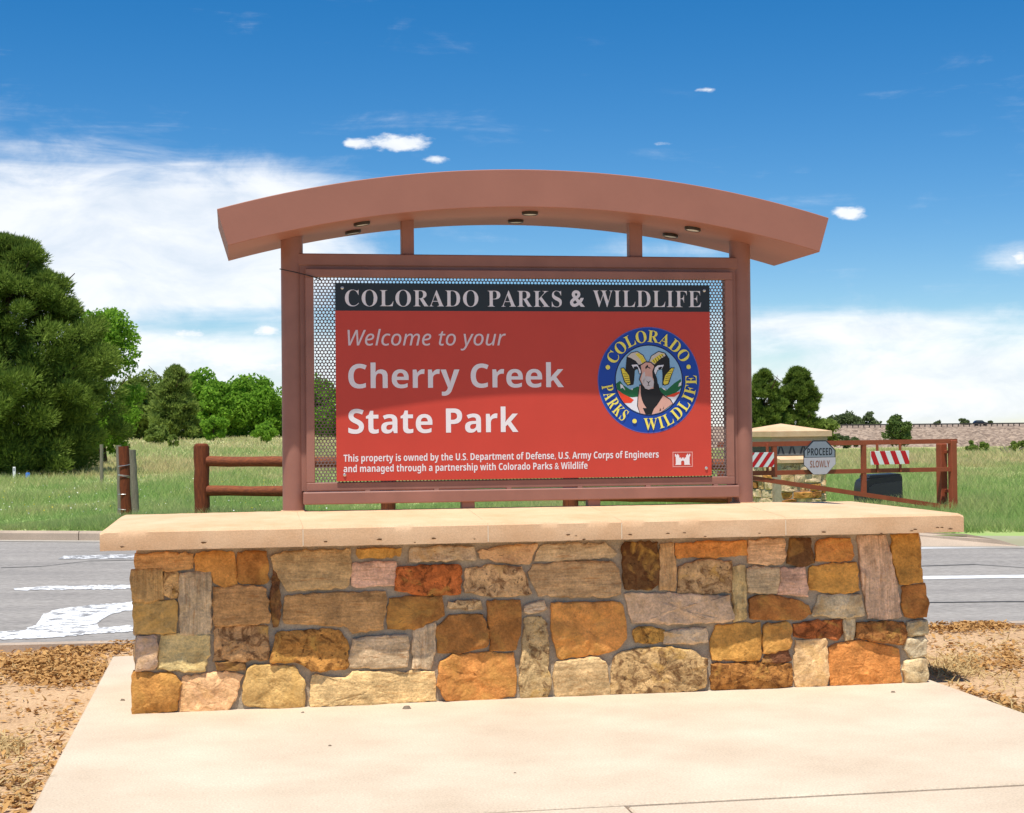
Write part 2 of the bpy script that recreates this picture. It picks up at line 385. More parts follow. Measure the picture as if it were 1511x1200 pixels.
# ------------------------------------------------------------------ ground
def sstep(a, b, x):
    t = np.clip((x - a) / (b - a), 0, 1); return t * t * (3 - 2 * t)
NL0, NL1 = gp(0, 950), gp(1511, 917)             # near edge of the road
FL0, FL1 = gp(0, 797), gp(1430, 806)             # far edge of the road
def line_y(p, q, x): return p.y + (q.y - p.y) * (x - p.x) / (q.x - p.x)
near_y = lambda x: line_y(NL0, NL1, x)
far_y = lambda x: line_y(FL0, FL1, x)
def field_z(X, Y):
    X = np.asarray(X, float); Y = np.asarray(Y, float)
    r = X / np.maximum(Y, 5)
    s = sstep(-.14, .16, r)
    base = .13
    left = base + .80 * sstep(40, 190, Y) - .5 * sstep(260, 900, Y)
    right = base - np.clip(Y - 78, 0, None) * .0128
    right = np.maximum(right, -7.0)
    bumps = .05 * np.sin(X * .35 + 1.3) * np.sin(Y * .21) * sstep(30, 60, Y)
    return left * (1 - s) + right * s + bumps

def grid_sheet(name, xs, ys, zf, m, kind='structure'):
    Xg, Yg = np.meshgrid(xs, ys); V = np.stack([Xg, Yg, zf(Xg, Yg)], -1).reshape(-1, 3)
    nx = len(xs); i = np.arange(len(ys) - 1)[:, None] * nx + np.arange(nx - 1)[None]
    Q = np.stack([i, i + 1, i + 1 + nx, i + nx], -1).reshape(-1, 4)
    o = np_mesh(name, V, Q, m); o.data.shade_smooth(); return tag(o, kind=kind)

# field: a fan of rows, first row along the back of the far kerb
tt = np.linspace(-1, 1, 121); rows = np.concatenate([[0, .4, 1, 2, 3.5], np.geomspace(5, 4500, 90)])
Vf = []
for rr in rows:
    half = 22 + rr * 1.25
    X = tt * half; Y0 = far_y(np.clip(X, -60, 60)) + .16 + rr
    Vf.append(np.stack([X, Y0, np.where(rr < .3, .128, field_z(X, Y0))], -1))
Vf = np.concatenate(Vf); nx = 121; i = np.arange(len(rows) - 1)[:, None] * nx + np.arange(nx - 1)[None]
fo = np_mesh('grass_field', Vf, np.stack([i, i + 1, i + 1 + nx, i + nx], -1).reshape(-1, 4), M_FIELD); fo.data.shade_smooth(); tag(fo, kind='structure')

def quad_strip(name, xs, y0f, y1f, z, m):
    b = MB(); V = []
    for x in xs: V += [(x, y0f(x), z), (x, y1f(x), z)]
    b.add(V, [(2 * k, 2 * k + 2, 2 * k + 3, 2 * k + 1) for k in range(len(xs) - 1)])
    return tag(b.build(name, m, fix=False), kind='structure')
XS = [x for x in range(-60, 61, 4)]
quad_strip('road', XS, lambda x: near_y(x) - .02, lambda x: far_y(x) + .05, -.004, M_ASPH)
# near ground, gently uneven
xs = np.linspace(-14, 14, 120); vs_ = np.linspace(0, 1, 90)
def ground_rows():
    V = []
    for t in vs_:
        Y = -4 + t * (near_y(xs) - .13 + 4)
        V.append(np.stack([xs, Y, np.zeros_like(xs)], -1))
    V = np.concatenate(V)
    for p in V:
        p[2] = -.03 + .035 * mnoise.noise((p[0] * .9, p[1] * .9, 0)) + .015 * mnoise.noise((p[0] * 3, p[1] * 3, 5))
    return V
Vg = ground_rows(); nx = len(xs); i = np.arange(len(vs_) - 1)[:, None] * nx + np.arange(nx - 1)[None]
g = np_mesh('dirt_ground', Vg, np.stack([i, i + 1, i + 1 + nx, i + nx], -1).reshape(-1, 4), M_DIRT); g.data.shade_smooth(); tag(g, kind='structure')
def ground_z(x, y): return -.03 + .035 * mnoise.noise((x * .9, y * .9, 0)) + .015 * mnoise.noise((x * 3, y * 3, 5))

def kerb(name, x0, x1, n, yf, d0, d1, z0, z1, m, joint=3.05, face=0.0):
    """kerb stones laid end to end, each a piece of the kerb"""
    root = bpy.data.objects.new(name, None); COL.objects.link(root); tag(root, kind='structure')
    x = x0
    while x < x1:
        xe = min(x + joint, x1) - .012; V = []
        for q in (x, xe):
            y = yf(q)
            V += [(q, y + d0, z0), (q, y + d1, z0), (q, y + d1, z1), (q, y + d0 + face, z1), (q, y + d0 + face * .3, z1 - .03)]
        b = MB(); b.add(V, [(0, 1, 2, 3, 4), (9, 8, 7, 6, 5)] + [(k, (k + 1) % 5, (k + 1) % 5 + 5, k + 5) for k in range(5)])
        b.build('kerb_stone', m, root); x += joint
    return root
kerb('near_kerb', -14, 14, 0, near_y, -.14, 0.0, -.2, .006, M_CURB, 3.0)
kx0 = gp(127, 795).x - 3.05 * 5
kerb('far_kerb', kx0, gp(1395, 800).x - .5, 0, far_y, 0.0, .16, -.1, .135, M_CURB, 3.05, .035)
# gutter pan in front of the far kerb
quad_strip('gutter_pan', XS, lambda x: far_y(x) - .28, lambda x: far_y(x) + .02, .002, mat('gutter_concrete', lin(.42, .38, .32), .95, .15, 2, .2, 60, fine=.15))
# concrete ramp where the kerb opens on the right
bx = gp(1362, 803, .02); b = MB()
P = [gp(1300, 806, .004), gp(1505, 806, .004), gp(1475, 797, .08), gp(1425, 788, .15), gp(1345, 785, .16), gp(1300, 786, .16)]
b.add([p for p in P] + [(p.x, p.y + .15, -.2) for p in P], [tuple(range(6)), tuple(range(11, 5, -1))] + [(k, k + 6, (k + 1) % 6 + 6, (k + 1) % 6) for k in range(6)])
tag(b.build('driveway_ramp', M_CURB), kind='structure')

# painted lines
def paint(name, poly, z=.0, n=1):
    rg = random.Random(len(poly)); out = []
    for k in range(len(poly)):
        a, c = poly[k], poly[(k + 1) % len(poly)]; m = max(1, int(math.hypot(c[0] - a[0], c[1] - a[1]) / 4)) if len(poly) > 4 else 1
        for q in range(m): out.append((a[0] + (c[0] - a[0]) * q / m + (rg.gauss(0, 1.6) if m > 1 else 0), a[1] + (c[1] - a[1]) * q / m + (rg.gauss(0, .45) if m > 1 else 0)))
    poly = out
    me = MB(); me.add([gp(x, y, z) for x, y in poly], [tuple(range(len(poly)))]); o = me.build(name, None, fix=False); return o
def worn_line_mat(name, thr):
    m = bpy.data.materials.new(name); m.use_nodes = True; nt = m.node_tree; N = nt.nodes; L = nt.links; p = N['Principled BSDF']
    g = N.new('ShaderNodeNewGeometry'); n = N.new('ShaderNodeTexNoise'); n.inputs['Scale'].default_value = 7; n.inputs['Detail'].default_value = 8; n.inputs['Roughness'].default_value = .72
    L.new(g.outputs['Position'], n.inputs['Vector']); r = N.new('ShaderNodeMapRange'); r.inputs[1].default_value = thr; r.inputs[2].default_value = thr + .06; L.new(n.outputs[0], r.inputs[0])
    mx = N.new('ShaderNodeMixRGB'); L.new(r.outputs[0], mx.inputs[0]); mx.inputs[1].default_value = lin(.76, .76, .75); mx.inputs[2].default_value = lin(.23, .225, .22)
    L.new(mx.outputs[0], p.inputs['Base Color']); p.inputs['Roughness'].default_value = .9; return m
M_W1, M_W2 = worn_line_mat('worn_paint', .50), worn_line_mat('faded_paint', .45)
for nm, poly, m in (
    ('road_line', [(1290, 856), (1560, 852), (1560, 847.5), (1290, 851)], M_LINE),
    ('edge_line', [(1290, 810.5), (1560, 808), (1560, 806), (1290, 808.5)], M_LINE),
    ('road_line', [(20, 871), (66, 870.5), (250, 868), (250, 862), (66, 865), (20, 868)], M_W1),
    ('road_line', [(85, 825), (250, 824), (250, 817), (95, 820)], M_W2),
    ('turn_arrow_paint', [(60, 908), (84, 899), (130, 893), (198, 888), (260, 884), (260, 896), (198, 899), (161, 907), (143, 919), (146, 926), (198, 922), (260, 920), (260, 932), (200, 932), (140, 935), (73, 941), (-40, 945), (-40, 934), (33, 930), (55, 921)], M_W1),
):
    o = paint(nm, poly, .0005); o.data.materials.append(m); tag(o, kind='structure')
b = MB()
for k, (pts) in enumerate(([(1290, 890), (1400, 889), (1480, 888), (1560, 888)], [(1340, 836), (1440, 833), (1560, 841)], [(0, 838), (60, 836), (130, 828), (230, 826)])):
    P = [gp(x, y, .0012) for x, y in pts]
    for a, c in zip(P[:-1], P[1:]):
        b.add([a, c, c + Vector((0, .05, 0)), a + Vector((0, .05, 0))], [(0, 1, 2, 3)])
tag(b.build('sealed_crack', flat('crack_tar', lin(.07, .07, .07), .9), fix=False), kind='structure')

# ------------------------------------------------------------------ the concrete pad (sign coordinates)
pad = bpy.data.objects.new('concrete_pad', None); COL.objects.link(pad); pad.location = (SX, SY, 0); pad.rotation_euler = (0, 0, TH); tag(pad, kind='structure')
SA, SB, QJ, QB = -2.70, 2.47, -3.36, 1.75
def pad_slab(u0, u1, v0, v1, z1=.0):
    b = MB(); b.box(u0, u1, v0, v1, -.14, z1, .008); return b.build('slab', M_PAD, pad)
pad_slab(SA, SB, QJ, QB)
uj = S(925, 1190, 0)  # joint in the front walk
pj = gp(928, 1190); ujj = (pj.x - SX) * cT + (pj.y - SY) * sT
pad_slab(SA - 1.5, ujj - .006, QJ - 1.45, QJ - .012, -.006); pad_slab(ujj + .006, SB + 4.5, QJ - 1.45, QJ - .012, -.010)
# a few twigs and crumbs on the pad
rng = random.Random(3)
for (x, y, s) in ((181, 1034, .035), (447, 1052, .022), (600, 1046, .05), (487, 1101, .02), (1318, 1022, .03), (760, 1141, .014)):
    p = gp(x, y, .0); s *= .65; b = MB(); n = 7
    pts = [(s * rng.uniform(.6, 1) * math.cos(q * 2 * math.pi / n), s * .6 * rng.uniform(.6, 1) * math.sin(q * 2 * math.pi / n)) for q in range(n)]
    b.add([(a, c, 0) for a, c in pts] + [(a * .6, c * .6, s * rng.uniform(.3, .55)) for a, c in pts], [tuple(range(n, 2 * n))] + [(k, (k + 1) % n, (k + 1) % n + n, k + n) for k in range(n)])
    o = b.build('pebble', mat('pebble_grey', lin(.22, .17, .12), .95, .3, 20, .4, 60) if 'pebble_grey' not in bpy.data.materials else bpy.data.materials['pebble_grey'])
    o.location = p
    tag(o, {181: 'small brown clod on the pad beside the left end of the stone wall', 447: 'tiny grey chip at the wall foot below the olive corner stone', 600: 'flat grey stone chip lying at the foot of the long banded stone',
            487: 'tiny dark crumb alone on the pad left of centre', 1318: 'grey pebble on the pad below the big orange stone at right', 760: 'smallest dark speck of grit in the middle of the pad'}[x], 'pebble')

# ------------------------------------------------------------------ stone plinth
WB, VW, VWB, ZC = 2.425, -.666, .70, .937
CB, VF, VB, ZT = 2.575, -.858, .89, 1.056
plinth = thing('stone_plinth', 'long sandstone rubble wall with a pale concrete cap carrying the park sign', 'stone wall', (SX, SY, 0), TH)
BAT = .025
b = MB()
def core_ring(z, ins): 
    k = BAT * z
    return [(-WB + k + ins, VW + k + ins, z), (WB - k - ins, VW + k + ins, z), (WB - k - ins, VWB - k - ins, z), (-WB + k + ins, VWB - k - ins, z)]
b.add(core_ring(-.1, .017) + core_ring(ZC + .01, .017), [(0, 3, 2, 1), (4, 5, 6, 7)] + [(k, (k + 1) % 4, (k + 1) % 4 + 4, k + 4) for k in range(4)])
core = b.build('mortar_core', M_MORTAR, plinth)

def resample(poly, step, rng, jit):
    out = []; n = len(poly)
    for k in range(n):
        a, c = Vector(poly[k]), Vector(poly[(k + 1) % n]); L_ = (c - a).length; m = max(1, int(round(L_ / step)))
        for q in range(m):
            p = a.lerp(c, q / m)
            out.append(p)
    # round the corners a little, then jitter
    n = len(out)
    sm = [(out[k - 1] + out[k] * 16 + out[(k + 1) % n]) / 18 for k in range(n)]
    return [Vector((p.x + rng.gauss(0, jit), p.y + rng.gauss(0, jit))) for p in sm]
def make_stone(poly, mapf, colr, mode, parent, seed, relief=.012, proud=.012, step=.024, grow=.011):
    rng = random.Random(seed)
    loop = resample(poly, step, rng, .0034); proud = proud * rng.uniform(.5, 1.8); n = len(loop)
    c = sum(loop, Vector((0, 0))) / n
    loop = [p + (p - c).normalized() * grow for p in loop]
    facets = [(Vector((rng.uniform(-1, 1), rng.uniform(-1, 1))).normalized(), rng.uniform(.0, .10), rng.uniform(.02, .16)) for _ in range(3)]
    off = rng.uniform(0, 50); tx, ty = rng.gauss(0, .035), rng.gauss(0, .035)
    def h(p): 
        a = mnoise.noise((p.x * 7 + off, p.y * 7, off)) + .5 * mnoise.noise((p.x * 17 + off, p.y * 17, off)) + .3 * mnoise.noise((p.x * 40, p.y * 40 + off, off))
        cut = 0.0
        for dr, o_, sl in facets: cut = max(cut, ((p - c).dot(dr) - o_) * sl)
        return proud + relief * a * 1.5 + (p.x - c.x) * tx + (p.y - c.y) * ty - min(.022, max(0, cut))
    V = [mapf(p.x, p.y, -.05) for p in loop] + [mapf(p.x, p.y, max(-.004, h(p) - .009)) for p in loop]
    rings = [.95, .82, .64, .44, .22]
    size = max(.05, min((p - c).length for p in loop))
    for k, s in enumerate(rings):
        if k == 0: s = 1 - min(.2, .006 / size)
        for p in loop:
            q = c + (p - c) * s; q = q + Vector((rng.gauss(0, .002), rng.gauss(0, .002)))
            V.append(mapf(q.x, q.y, max(.0, h(q) - (.002 if k == 0 else 0))))
    V.append(mapf(c.x, c.y, h(c)))
    Fs = []
    for r in range(len(rings) + 1):
        for k in range(n):
            j = (k + 1) % n; Fs.append((r * n + k, r * n + j, (r + 1) * n + j, (r + 1) * n + k))
    o = len(rings) + 1
    for k in range(n): Fs.append((o * n + k, o * n + (k + 1) % n, len(V) - 1))
    b = MB(); b.add(V, Fs)
    ob = b.build('stone', M_STONE[mode], parent, smooth=20); ob.color = colr; return ob

PAL = dict(T=(222, 180, 128), TB=(214, 164, 108), G=(226, 162, 84), GP=(240, 200, 146), O=(216, 148, 78), RU=(200, 118, 62), P=(224, 192, 154), GR=(220, 194, 154), D=(120, 82, 52), B=(180, 122, 64), OL=(212, 172, 108), WH=(238, 206, 164), Y=(238, 204, 146))
Z1, Z2, Z3 = (140, 740), (560, 740), (920, 720)
STONES = [
 (Z1, 'TB', 'h', [175,228,415,225,412,290,340,292,180,292]), (Z1, 'TB', 'v', [160,298,285,295,290,415,240,425,165,425]), (Z1, 'T', 'm', [300,310,355,305,355,405,330,412,298,400]),
 (Z1, 'P', 'v', [365,312,495,308,495,565,430,570,370,568]), (Z1, 'G', 'p', [435,225,595,222,605,355,560,362,508,345,498,303,435,295]), (Z1, 'B', 'p', [615,222,735,222,735,345,640,350,615,330]),
 (Z1, 'OL', 'p', [165,433,335,428,348,440,345,560,180,565]), (Z1, 'P', 'p', [185,585,265,585,265,700,250,715,180,720]), (Z1, 'GP', 'p', [285,578,490,575,485,640,470,725,275,715]),
 (Z1, 'TB', 'h', [512,372,690,368,725,378,745,480,745,515,515,530]), (Z1, 'D', 'p', [760,285,790,275,792,530,762,535,755,400]), (Z1, 'TB', 'm', [520,540,735,535,740,675,515,680]),
 (Z1, 'D', 'p', [525,690,640,690,638,720,525,720]), (Z1, 'T', 'h', [755,240,800,222,1090,210,1095,290,1080,365,830,380,802,340]), (Z1, 'G', 'p', [1130,205,1310,203,1300,235,1140,245,1125,230]),
 (Z1, 'P', 'h', [1110,268,1285,260,1285,355,1110,365]), (Z1, 'TB', 'h', [820,405,1240,388,1245,420,1230,545,1100,560,1065,527,815,525]), (Z1, 'B', 'p', [1268,420,1480,408,1495,490,1370,540,1258,545]),
 (Z1, 'O', 'm', [790,562,1040,552,1080,610,1080,715,930,722,890,690,755,690,760,660]), (Z1, 'P', 'h', [1110,590,1330,575,1340,600,1335,705,1100,712,1095,680]),
 (Z1, 'GR', 'v', [1372,550,1460,528,1445,712,1365,712]), (Z1, 'O', 'p', [165,735,330,740,365,780,345,895,165,912]), (Z1, 'GP', 'p', [385,755,560,735,630,745,605,830,570,905,365,905,375,780]),
 (Z1, 'OL', 'p', [660,720,690,703,845,712,895,770,895,885,790,890,640,870,640,790]), (Z1, 'GP', 'h', [935,745,1080,760,1110,735,1450,728,1455,860,1380,885,925,880]),
 (Z1, 'D', 'p', [525,455,505,420,500,375,505,372,508,440,510,520]),
 (Z2, 'RU', 'm', [80,285,250,278,345,275,348,395,210,400,75,378]), (Z2, 'T', 'm', [375,290,500,280,605,285,650,398,510,405,370,390]), (Z2, 'GR', 'p', [140,200,400,195,412,255,330,245,130,262]),
 (Z2, 'T', 'p', [430,215,520,195,675,185,640,268,560,262,440,245]), (Z2, 'GR', 'h', [690,210,700,188,960,182,1020,225,1000,240,820,252,670,258]), (Z2, 'T', 'h', [645,310,670,275,800,262,990,262,1025,300,1030,395,960,408,690,402]),
 (Z2, 'GP', 'm', [305,432,430,428,435,458,330,460,300,452]), (Z2, 'B', 'p', [468,430,600,430,605,480,585,630,480,638,470,520]), (Z2, 'B', 'p', [250,540,300,495,435,485,460,555,455,620,340,645,255,645]),
 (Z2, 'P', 'h', [630,445,700,432,715,462,650,478,625,475]), (Z2, 'T', 'm', [625,505,690,500,715,530,718,600,715,720,735,760,720,830,680,855,605,850,600,760,615,640]),
 (Z2, 'G', 'p', [740,440,1030,435,1050,500,1055,590,1000,640,770,672,745,580]), (Z2, 'O', 'p', [265,690,320,660,570,650,580,760,575,830,480,850,290,850,255,790]), (Z2, 'GP', 'h', [760,690,920,672,960,690,985,800,980,845,760,855,750,760]),
 (Z2, 'D', 'm', [1045,195,1060,182,1190,180,1195,350,1160,370,1055,372]), (Z2, 'T', 'v', [1205,190,1260,185,1270,378,1205,372]), (Z2, 'GR', 'p', [1060,395,1490,405,1505,500,1440,515,1090,522,1070,450]),
 (Z2, 'G', 'm', [1090,550,1150,540,1215,550,1215,600,1100,602]), (Z2, 'WH', 'p', [1225,560,1400,542,1405,605,1225,610]), (Z2, 'T', 'm', [1010,665,1060,640,1230,628,1330,640,1395,680,1390,790,1340,825,1060,840,995,830,1000,740]),
 (Z3, 'O', 'p', [230,240,525,228,528,290,440,292,235,300]), (Z3, 'T', 'm', [245,340,330,310,460,320,466,440,380,455,240,450]), (Z3, 'GP', 'h', [545,228,690,222,698,300,680,325,540,320]), (Z3, 'D', 'p', [720,222,800,222,818,320,770,332,708,325]),
 (Z3, 'O', 'p', [835,230,970,218,985,290,975,310,830,310]), (Z3, 'P', 'h', [535,345,665,345,668,400,650,452,535,440]), (Z3, 'P', 'h', [677,350,775,345,785,460,662,455,680,400]), (Z3, 'G', 'p', [805,345,870,332,995,325,1002,440,900,452,800,430]),
 (Z3, 'GR', 'v', [1010,215,1130,210,1145,280,1193,545,1120,560,1050,555,1020,330]), (Z3, 'O', 'p', [1155,205,1262,200,1275,300,1285,400,1190,410,1160,290]), (Z3, 'B', 'p', [1203,430,1290,415,1297,480,1295,550,1210,552,1200,500]),
 (Z3, 'GP', 'v', [472,345,522,340,525,560,475,565]), (Z3, 'B', 'p', [548,470,640,462,790,500,800,540,760,562,545,562]), (Z3, 'P', 'p', [845,465,1010,460,1025,545,960,555,810,545]), (Z3, 'G', 'p', [400,595,580,580,585,650,580,735,380,735,375,660]),
 (Z3, 'G', 'p', [610,590,700,578,718,600,712,685,600,708,602,640]), (Z3, 'D', 'p', [610,720,700,693,715,740,600,748]), (Z3, 'RU', 'm', [735,583,930,568,938,620,910,648,740,635]), (Z3, 'GR', 'v', [945,565,990,562,980,645,950,648]),
 (Z3, 'B', 'm', [1000,580,1195,575,1208,640,1190,670,1090,655,1000,645]), (Z3, 'GR', 'p', [1220,580,1295,565,1298,625,1215,635]), (Z3, 'WH', 'p', [1215,650,1292,640,1292,715,1240,728,1210,690]), (Z3, 'B', 'm', [380,755,620,752,715,757,715,850,640,870,380,868]),
 (Z3, 'Y', 'p', [740,660,860,650,870,700,870,870,740,872,735,760]), (Z3, 'O', 'p', [885,680,1000,658,1175,690,1182,830,1160,855,890,860]), (Z3, 'WH', 'p', [1205,745,1290,732,1300,800,1290,830,1210,835]),
]
def front_map(a, z, d): return (a, VW + BAT * z + .0 - d, z)
for k, (org, c, mode, pts) in enumerate(STONES):
    poly = []
    for q in range(0, len(pts), 2):
        px, py = org[0] + pts[q] * .34414, org[1] + pts[q + 1] * .34414
        u, z = S(px, py, VW + .012)
        poly.append((max(-WB - .005, min(WB + .008, u)), max(.004, min(ZC - .004, z))))
    if k == 25: continue
    rc = random.Random(k); j = [rc.uniform(.93, 1.07) for _ in range(3)]
    cc = PAL[c]; colr = srgb(*[min(255, cc[i] * (.5 * j[0] + .5 * j[i])) for i in range(3)])
    make_stone(poly, front_map, colr, mode, core, 100 + k, relief=.014 if mode != 'h' else .007)
# small filler stones in the joints and the unseen faces, laid in courses
def courses(a0, a1, mapf, seed):
    rg = random.Random(seed); z = .004
    while z < ZC - .05:
        hh = min(rg.uniform(.11, .23), ZC - .006 - z)
        if ZC - z - hh < .07: hh = ZC - .006 - z
        a = a0
        while a < a1 - .03:
            ww = min(rg.uniform(.16, .42), a1 - a)
            if a1 - a - ww < .1: ww = a1 - a
            g_ = .009
            q = [(a + g_, z + g_ * rg.uniform(.6, 1.4)), (a + ww - g_, z + g_ * rg.uniform(.6, 1.4)), (a + ww - g_ * rg.uniform(.7, 1.8), z + hh - g_), (a + g_ * rg.uniform(.7, 1.8), z + hh - g_)]
            cc = PAL[rg.choice(['T', 'TB', 'G', 'GP', 'O', 'P', 'GR', 'B', 'OL', 'WH'])]
            make_stone(q, mapf, srgb(*cc), rg.choice('pphm'), core, rg.randrange(10 ** 6), step=.06); a += ww
        z += hh
courses(VW + .03, VWB, lambda a, z, d: (WB - BAT * z + d - .022, a, z), 5)
courses(VW + .03, VWB, lambda a, z, d: (-WB + BAT * z - d + .026, a, z), 6)
courses(-WB, WB, lambda a, z, d: (a, VWB - BAT * z + d, z), 7)
# cap slabs: five lengths with a low hipped top
def cap_top(u, v): return ZT + .055 * max(0, min(v - VF, VB - v, u + CB, CB - u))
JX = [-CB] + [U(x, y, VF) for x, y in ((447, 775), (720, 772), (917, 767), (1159, 762))] + [CB]
for k in range(5):
    u0, u1 = JX[k] + (.0006 if k else 0), JX[k + 1] - (.0006 if k < 4 else 0)
    nu = max(6, int((u1 - u0) / .03)); us = [u0 + (u1 - u0) * q / nu for q in range(nu + 1)]
    prof = []   # front bottom -> front top -> back top -> back bottom : (v, kind)
    vs2 = [VF + .012, VF + .04, VF + .1, VF + .3, VF + .6, (VF + VB) / 2, VB - .6, VB - .3, VB - .04, VB - .012]
    b = MB(); V = []; m_ = 0
    for u in us:
        e = 0.0
        if u + CB < .02: e = .012 * (1 - (u + CB) / .02)
        if CB - u < .02: e = .012 * (1 - (CB - u) / .02)
        row = []
        nz = lambda s, a: a * mnoise.noise((u * 9, s * 3.1, k)) + a * .6 * mnoise.noise((u * 31, s * 5.7, k))
        row += [(u, VF + .003 + nz(1, .002), ZC + .006 + abs(nz(2, .003))), (u, VF + nz(3, .002), ZC + .035), (u, VF + nz(4, .002), ZC + .075), (u, VF + .001 + nz(5, .002), ZT - .012 - e)]
        for v in vs2: row.append((u, v, cap_top(u, v) - e + nz(v * 3, .0016)))
        row += [(u, VB, ZT - .012 - e), (u, VB, ZC + .004)]
        m_ = len(row); V += row
    Fs = []
    for a in range(nu):
        for q in range(m_): 
            r = (q + 1) % m_
            Fs.append((a * m_ + q, (a + 1) * m_ + q, (a + 1) * m_ + r, a * m_ + r))
    Fs.append(tuple(range(m_))); Fs.append(tuple(nu * m_ + q for q in range(m_ - 1, -1, -1)))
    b.add(V, Fs); b.build('cap_slab', M_CAP, plinth, smooth=35)
M_JOINT = flat('joint_mortar', lin(.74, .62, .45), .9)
for k in range(1, 5):
    b = MB(); u = JX[k]; b.add([(u - .0025, VF - .004, ZC + .012), (u + .0025, VF - .004, ZC + .012), (u + .0025, VF - .003, ZT - .014), (u - .0025, VF - .003, ZT - .014)], [(0, 1, 2, 3)])
    b.build('cap_joint', M_JOINT, plinth, fix=False)
# chips broken from the lower cap edge
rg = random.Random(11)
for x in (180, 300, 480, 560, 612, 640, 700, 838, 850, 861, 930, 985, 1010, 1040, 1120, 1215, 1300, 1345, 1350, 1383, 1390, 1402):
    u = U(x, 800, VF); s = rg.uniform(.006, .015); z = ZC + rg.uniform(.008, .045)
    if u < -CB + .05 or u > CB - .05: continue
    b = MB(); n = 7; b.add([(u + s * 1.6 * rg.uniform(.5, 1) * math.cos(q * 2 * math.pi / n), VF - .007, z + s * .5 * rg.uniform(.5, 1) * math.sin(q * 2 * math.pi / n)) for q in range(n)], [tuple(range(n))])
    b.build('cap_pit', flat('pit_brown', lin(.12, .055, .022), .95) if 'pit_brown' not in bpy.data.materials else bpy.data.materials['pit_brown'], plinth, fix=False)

# ------------------------------------------------------------------ the park sign
sign = thing('park_sign', 'red park welcome sign in brown steel frame under an arched canopy on the wall', 'sign', (SX, SY, ZT), TH)
DZ = -ZT
class SMB(MB):
    def build(s, *a, **k):
        s.v = [(x, y, z + DZ) for x, y, z in s.v]; return MB.build(s, *a, **k)
VC, VE, VP_, PR = -.353, .513, .07, .069
uc, zc1 = 1.924, 2.935; ud, zc2 = 1.861, 2.715
ztop = Z(772, 250, VC); zbot = Z(778, 305.7, VC)
def arc(umax, zend, zap, n=40):
    h = zap - zend; Rr = (umax ** 2 + h ** 2) / (2 * h); c = zap - Rr
    return lambda u: c + math.sqrt(max(0, Rr * Rr - u * u))
fa, fb = arc(uc, zc1, ztop), arc(ud, zc2, zbot)
n = 48
topc = [(uc * (-1 + 2 * k / n), fa(uc * (-1 + 2 * k / n))) for k in range(n + 1)]; botc = [(ud * (-1 + 2 * k / n), fb(ud * (-1 + 2 * k / n))) for k in range(n + 1)]
b = SMB(); e = .004
V = []
for (u, z), (u2, z2) in zip(topc, botc):
    V += [(u, VC + e, z), (u, VC, z - e), (u2, VC, z2 + e), (u2, VC + e, z2), (u2, VE - e, z2), (u2, VE, z2 + e), (u, VE, z - e), (u, VE - e, z)]
Fs = []
for k in range(n):
    for q in range(8): Fs.append((k * 8 + q, (k + 1) * 8 + q, (k + 1) * 8 + (q + 1) % 8, k * 8 + (q + 1) % 8))
Fs += [tuple(range(8)), tuple(n * 8 + q for q in range(7, -1, -1))]
b.add(V, Fs); canopy = b.build('canopy', M_PAINT2, sign, smooth=30)
M_LENS = flat('lamp_lens', lin(.75, .73, .66), .25); M_RIM = flat('lamp_rim', lin(.05, .04, .03), .4)
for (px, py, v) in ((534, 331, -.14), (782, 314, -.14), (1022, 338, -.14), (521, 345, .25), (761, 328, .25), (989, 351, .25)):
    u = U(px, py, v); z = fb(u); sl = (fb(u + .01) - fb(u - .01)) / .02
    def ring(r, dz, n=20): return [(u + r * math.cos(q * 2 * math.pi / n), v + r * math.sin(q * 2 * math.pi / n), z + dz + sl * r * math.cos(q * 2 * math.pi / n)) for q in range(n)]
    b = SMB(); A = [ring(.052, .004), ring(.052, -.016), ring(.046, -.020), ring(.040, -.014)]; V = sum(A, []); Fs = []
    for k in range(3):
        for q in range(20): Fs.append((k * 20 + q, k * 20 + (q + 1) % 20, (k + 1) * 20 + (q + 1) % 20, (k + 1) * 20 + q))
    b.add(V, Fs); dl = b.build('downlight', M_RIM, canopy, smooth=40)
    b = SMB(); b.add(ring(.041, -.0165) , [tuple(range(20))]); b.build('lens', M_LENS, dl) if False else b.build('downlight_lens', M_LENS, canopy)
UP = 1.467
for s in (-1, 1):
    b = SMB(); zt = fb(UP) + .05
    b.tube([(s * UP, VP_, cap_top(UP, VP_) - .01), (s * UP, VP_, zt)], PR, 40); b.build('pillar', M_PAINT, sign, smooth=40)
    b = SMB(); b.tube([(s * UP, VP_, cap_top(UP, VP_) - .005), (s * UP, VP_, cap_top(UP, VP_) + .006)], PR + .012, 40); b.build('pillar_grout', M_CAP, sign, smooth=40)
z_a, z_b = Z(450, 393, .02), Z(450, 374, .02)
b = SMB(); b.box(-UP, UP, .012, .125, z_a + .004, z_b, .006); b.build('top_rail', M_PAINT, sign)
for (xa, xb) in ((592.5, 611), (929, 948)):
    ua, ub = U(xa, 355, .03), U(xb, 355, .03); b = SMB(); b.box(ua, ub, .03, .11, z_b - .002, fb((ua + ub) / 2) + .03, .005); b.build('canopy_strut', M_PAINT, sign)
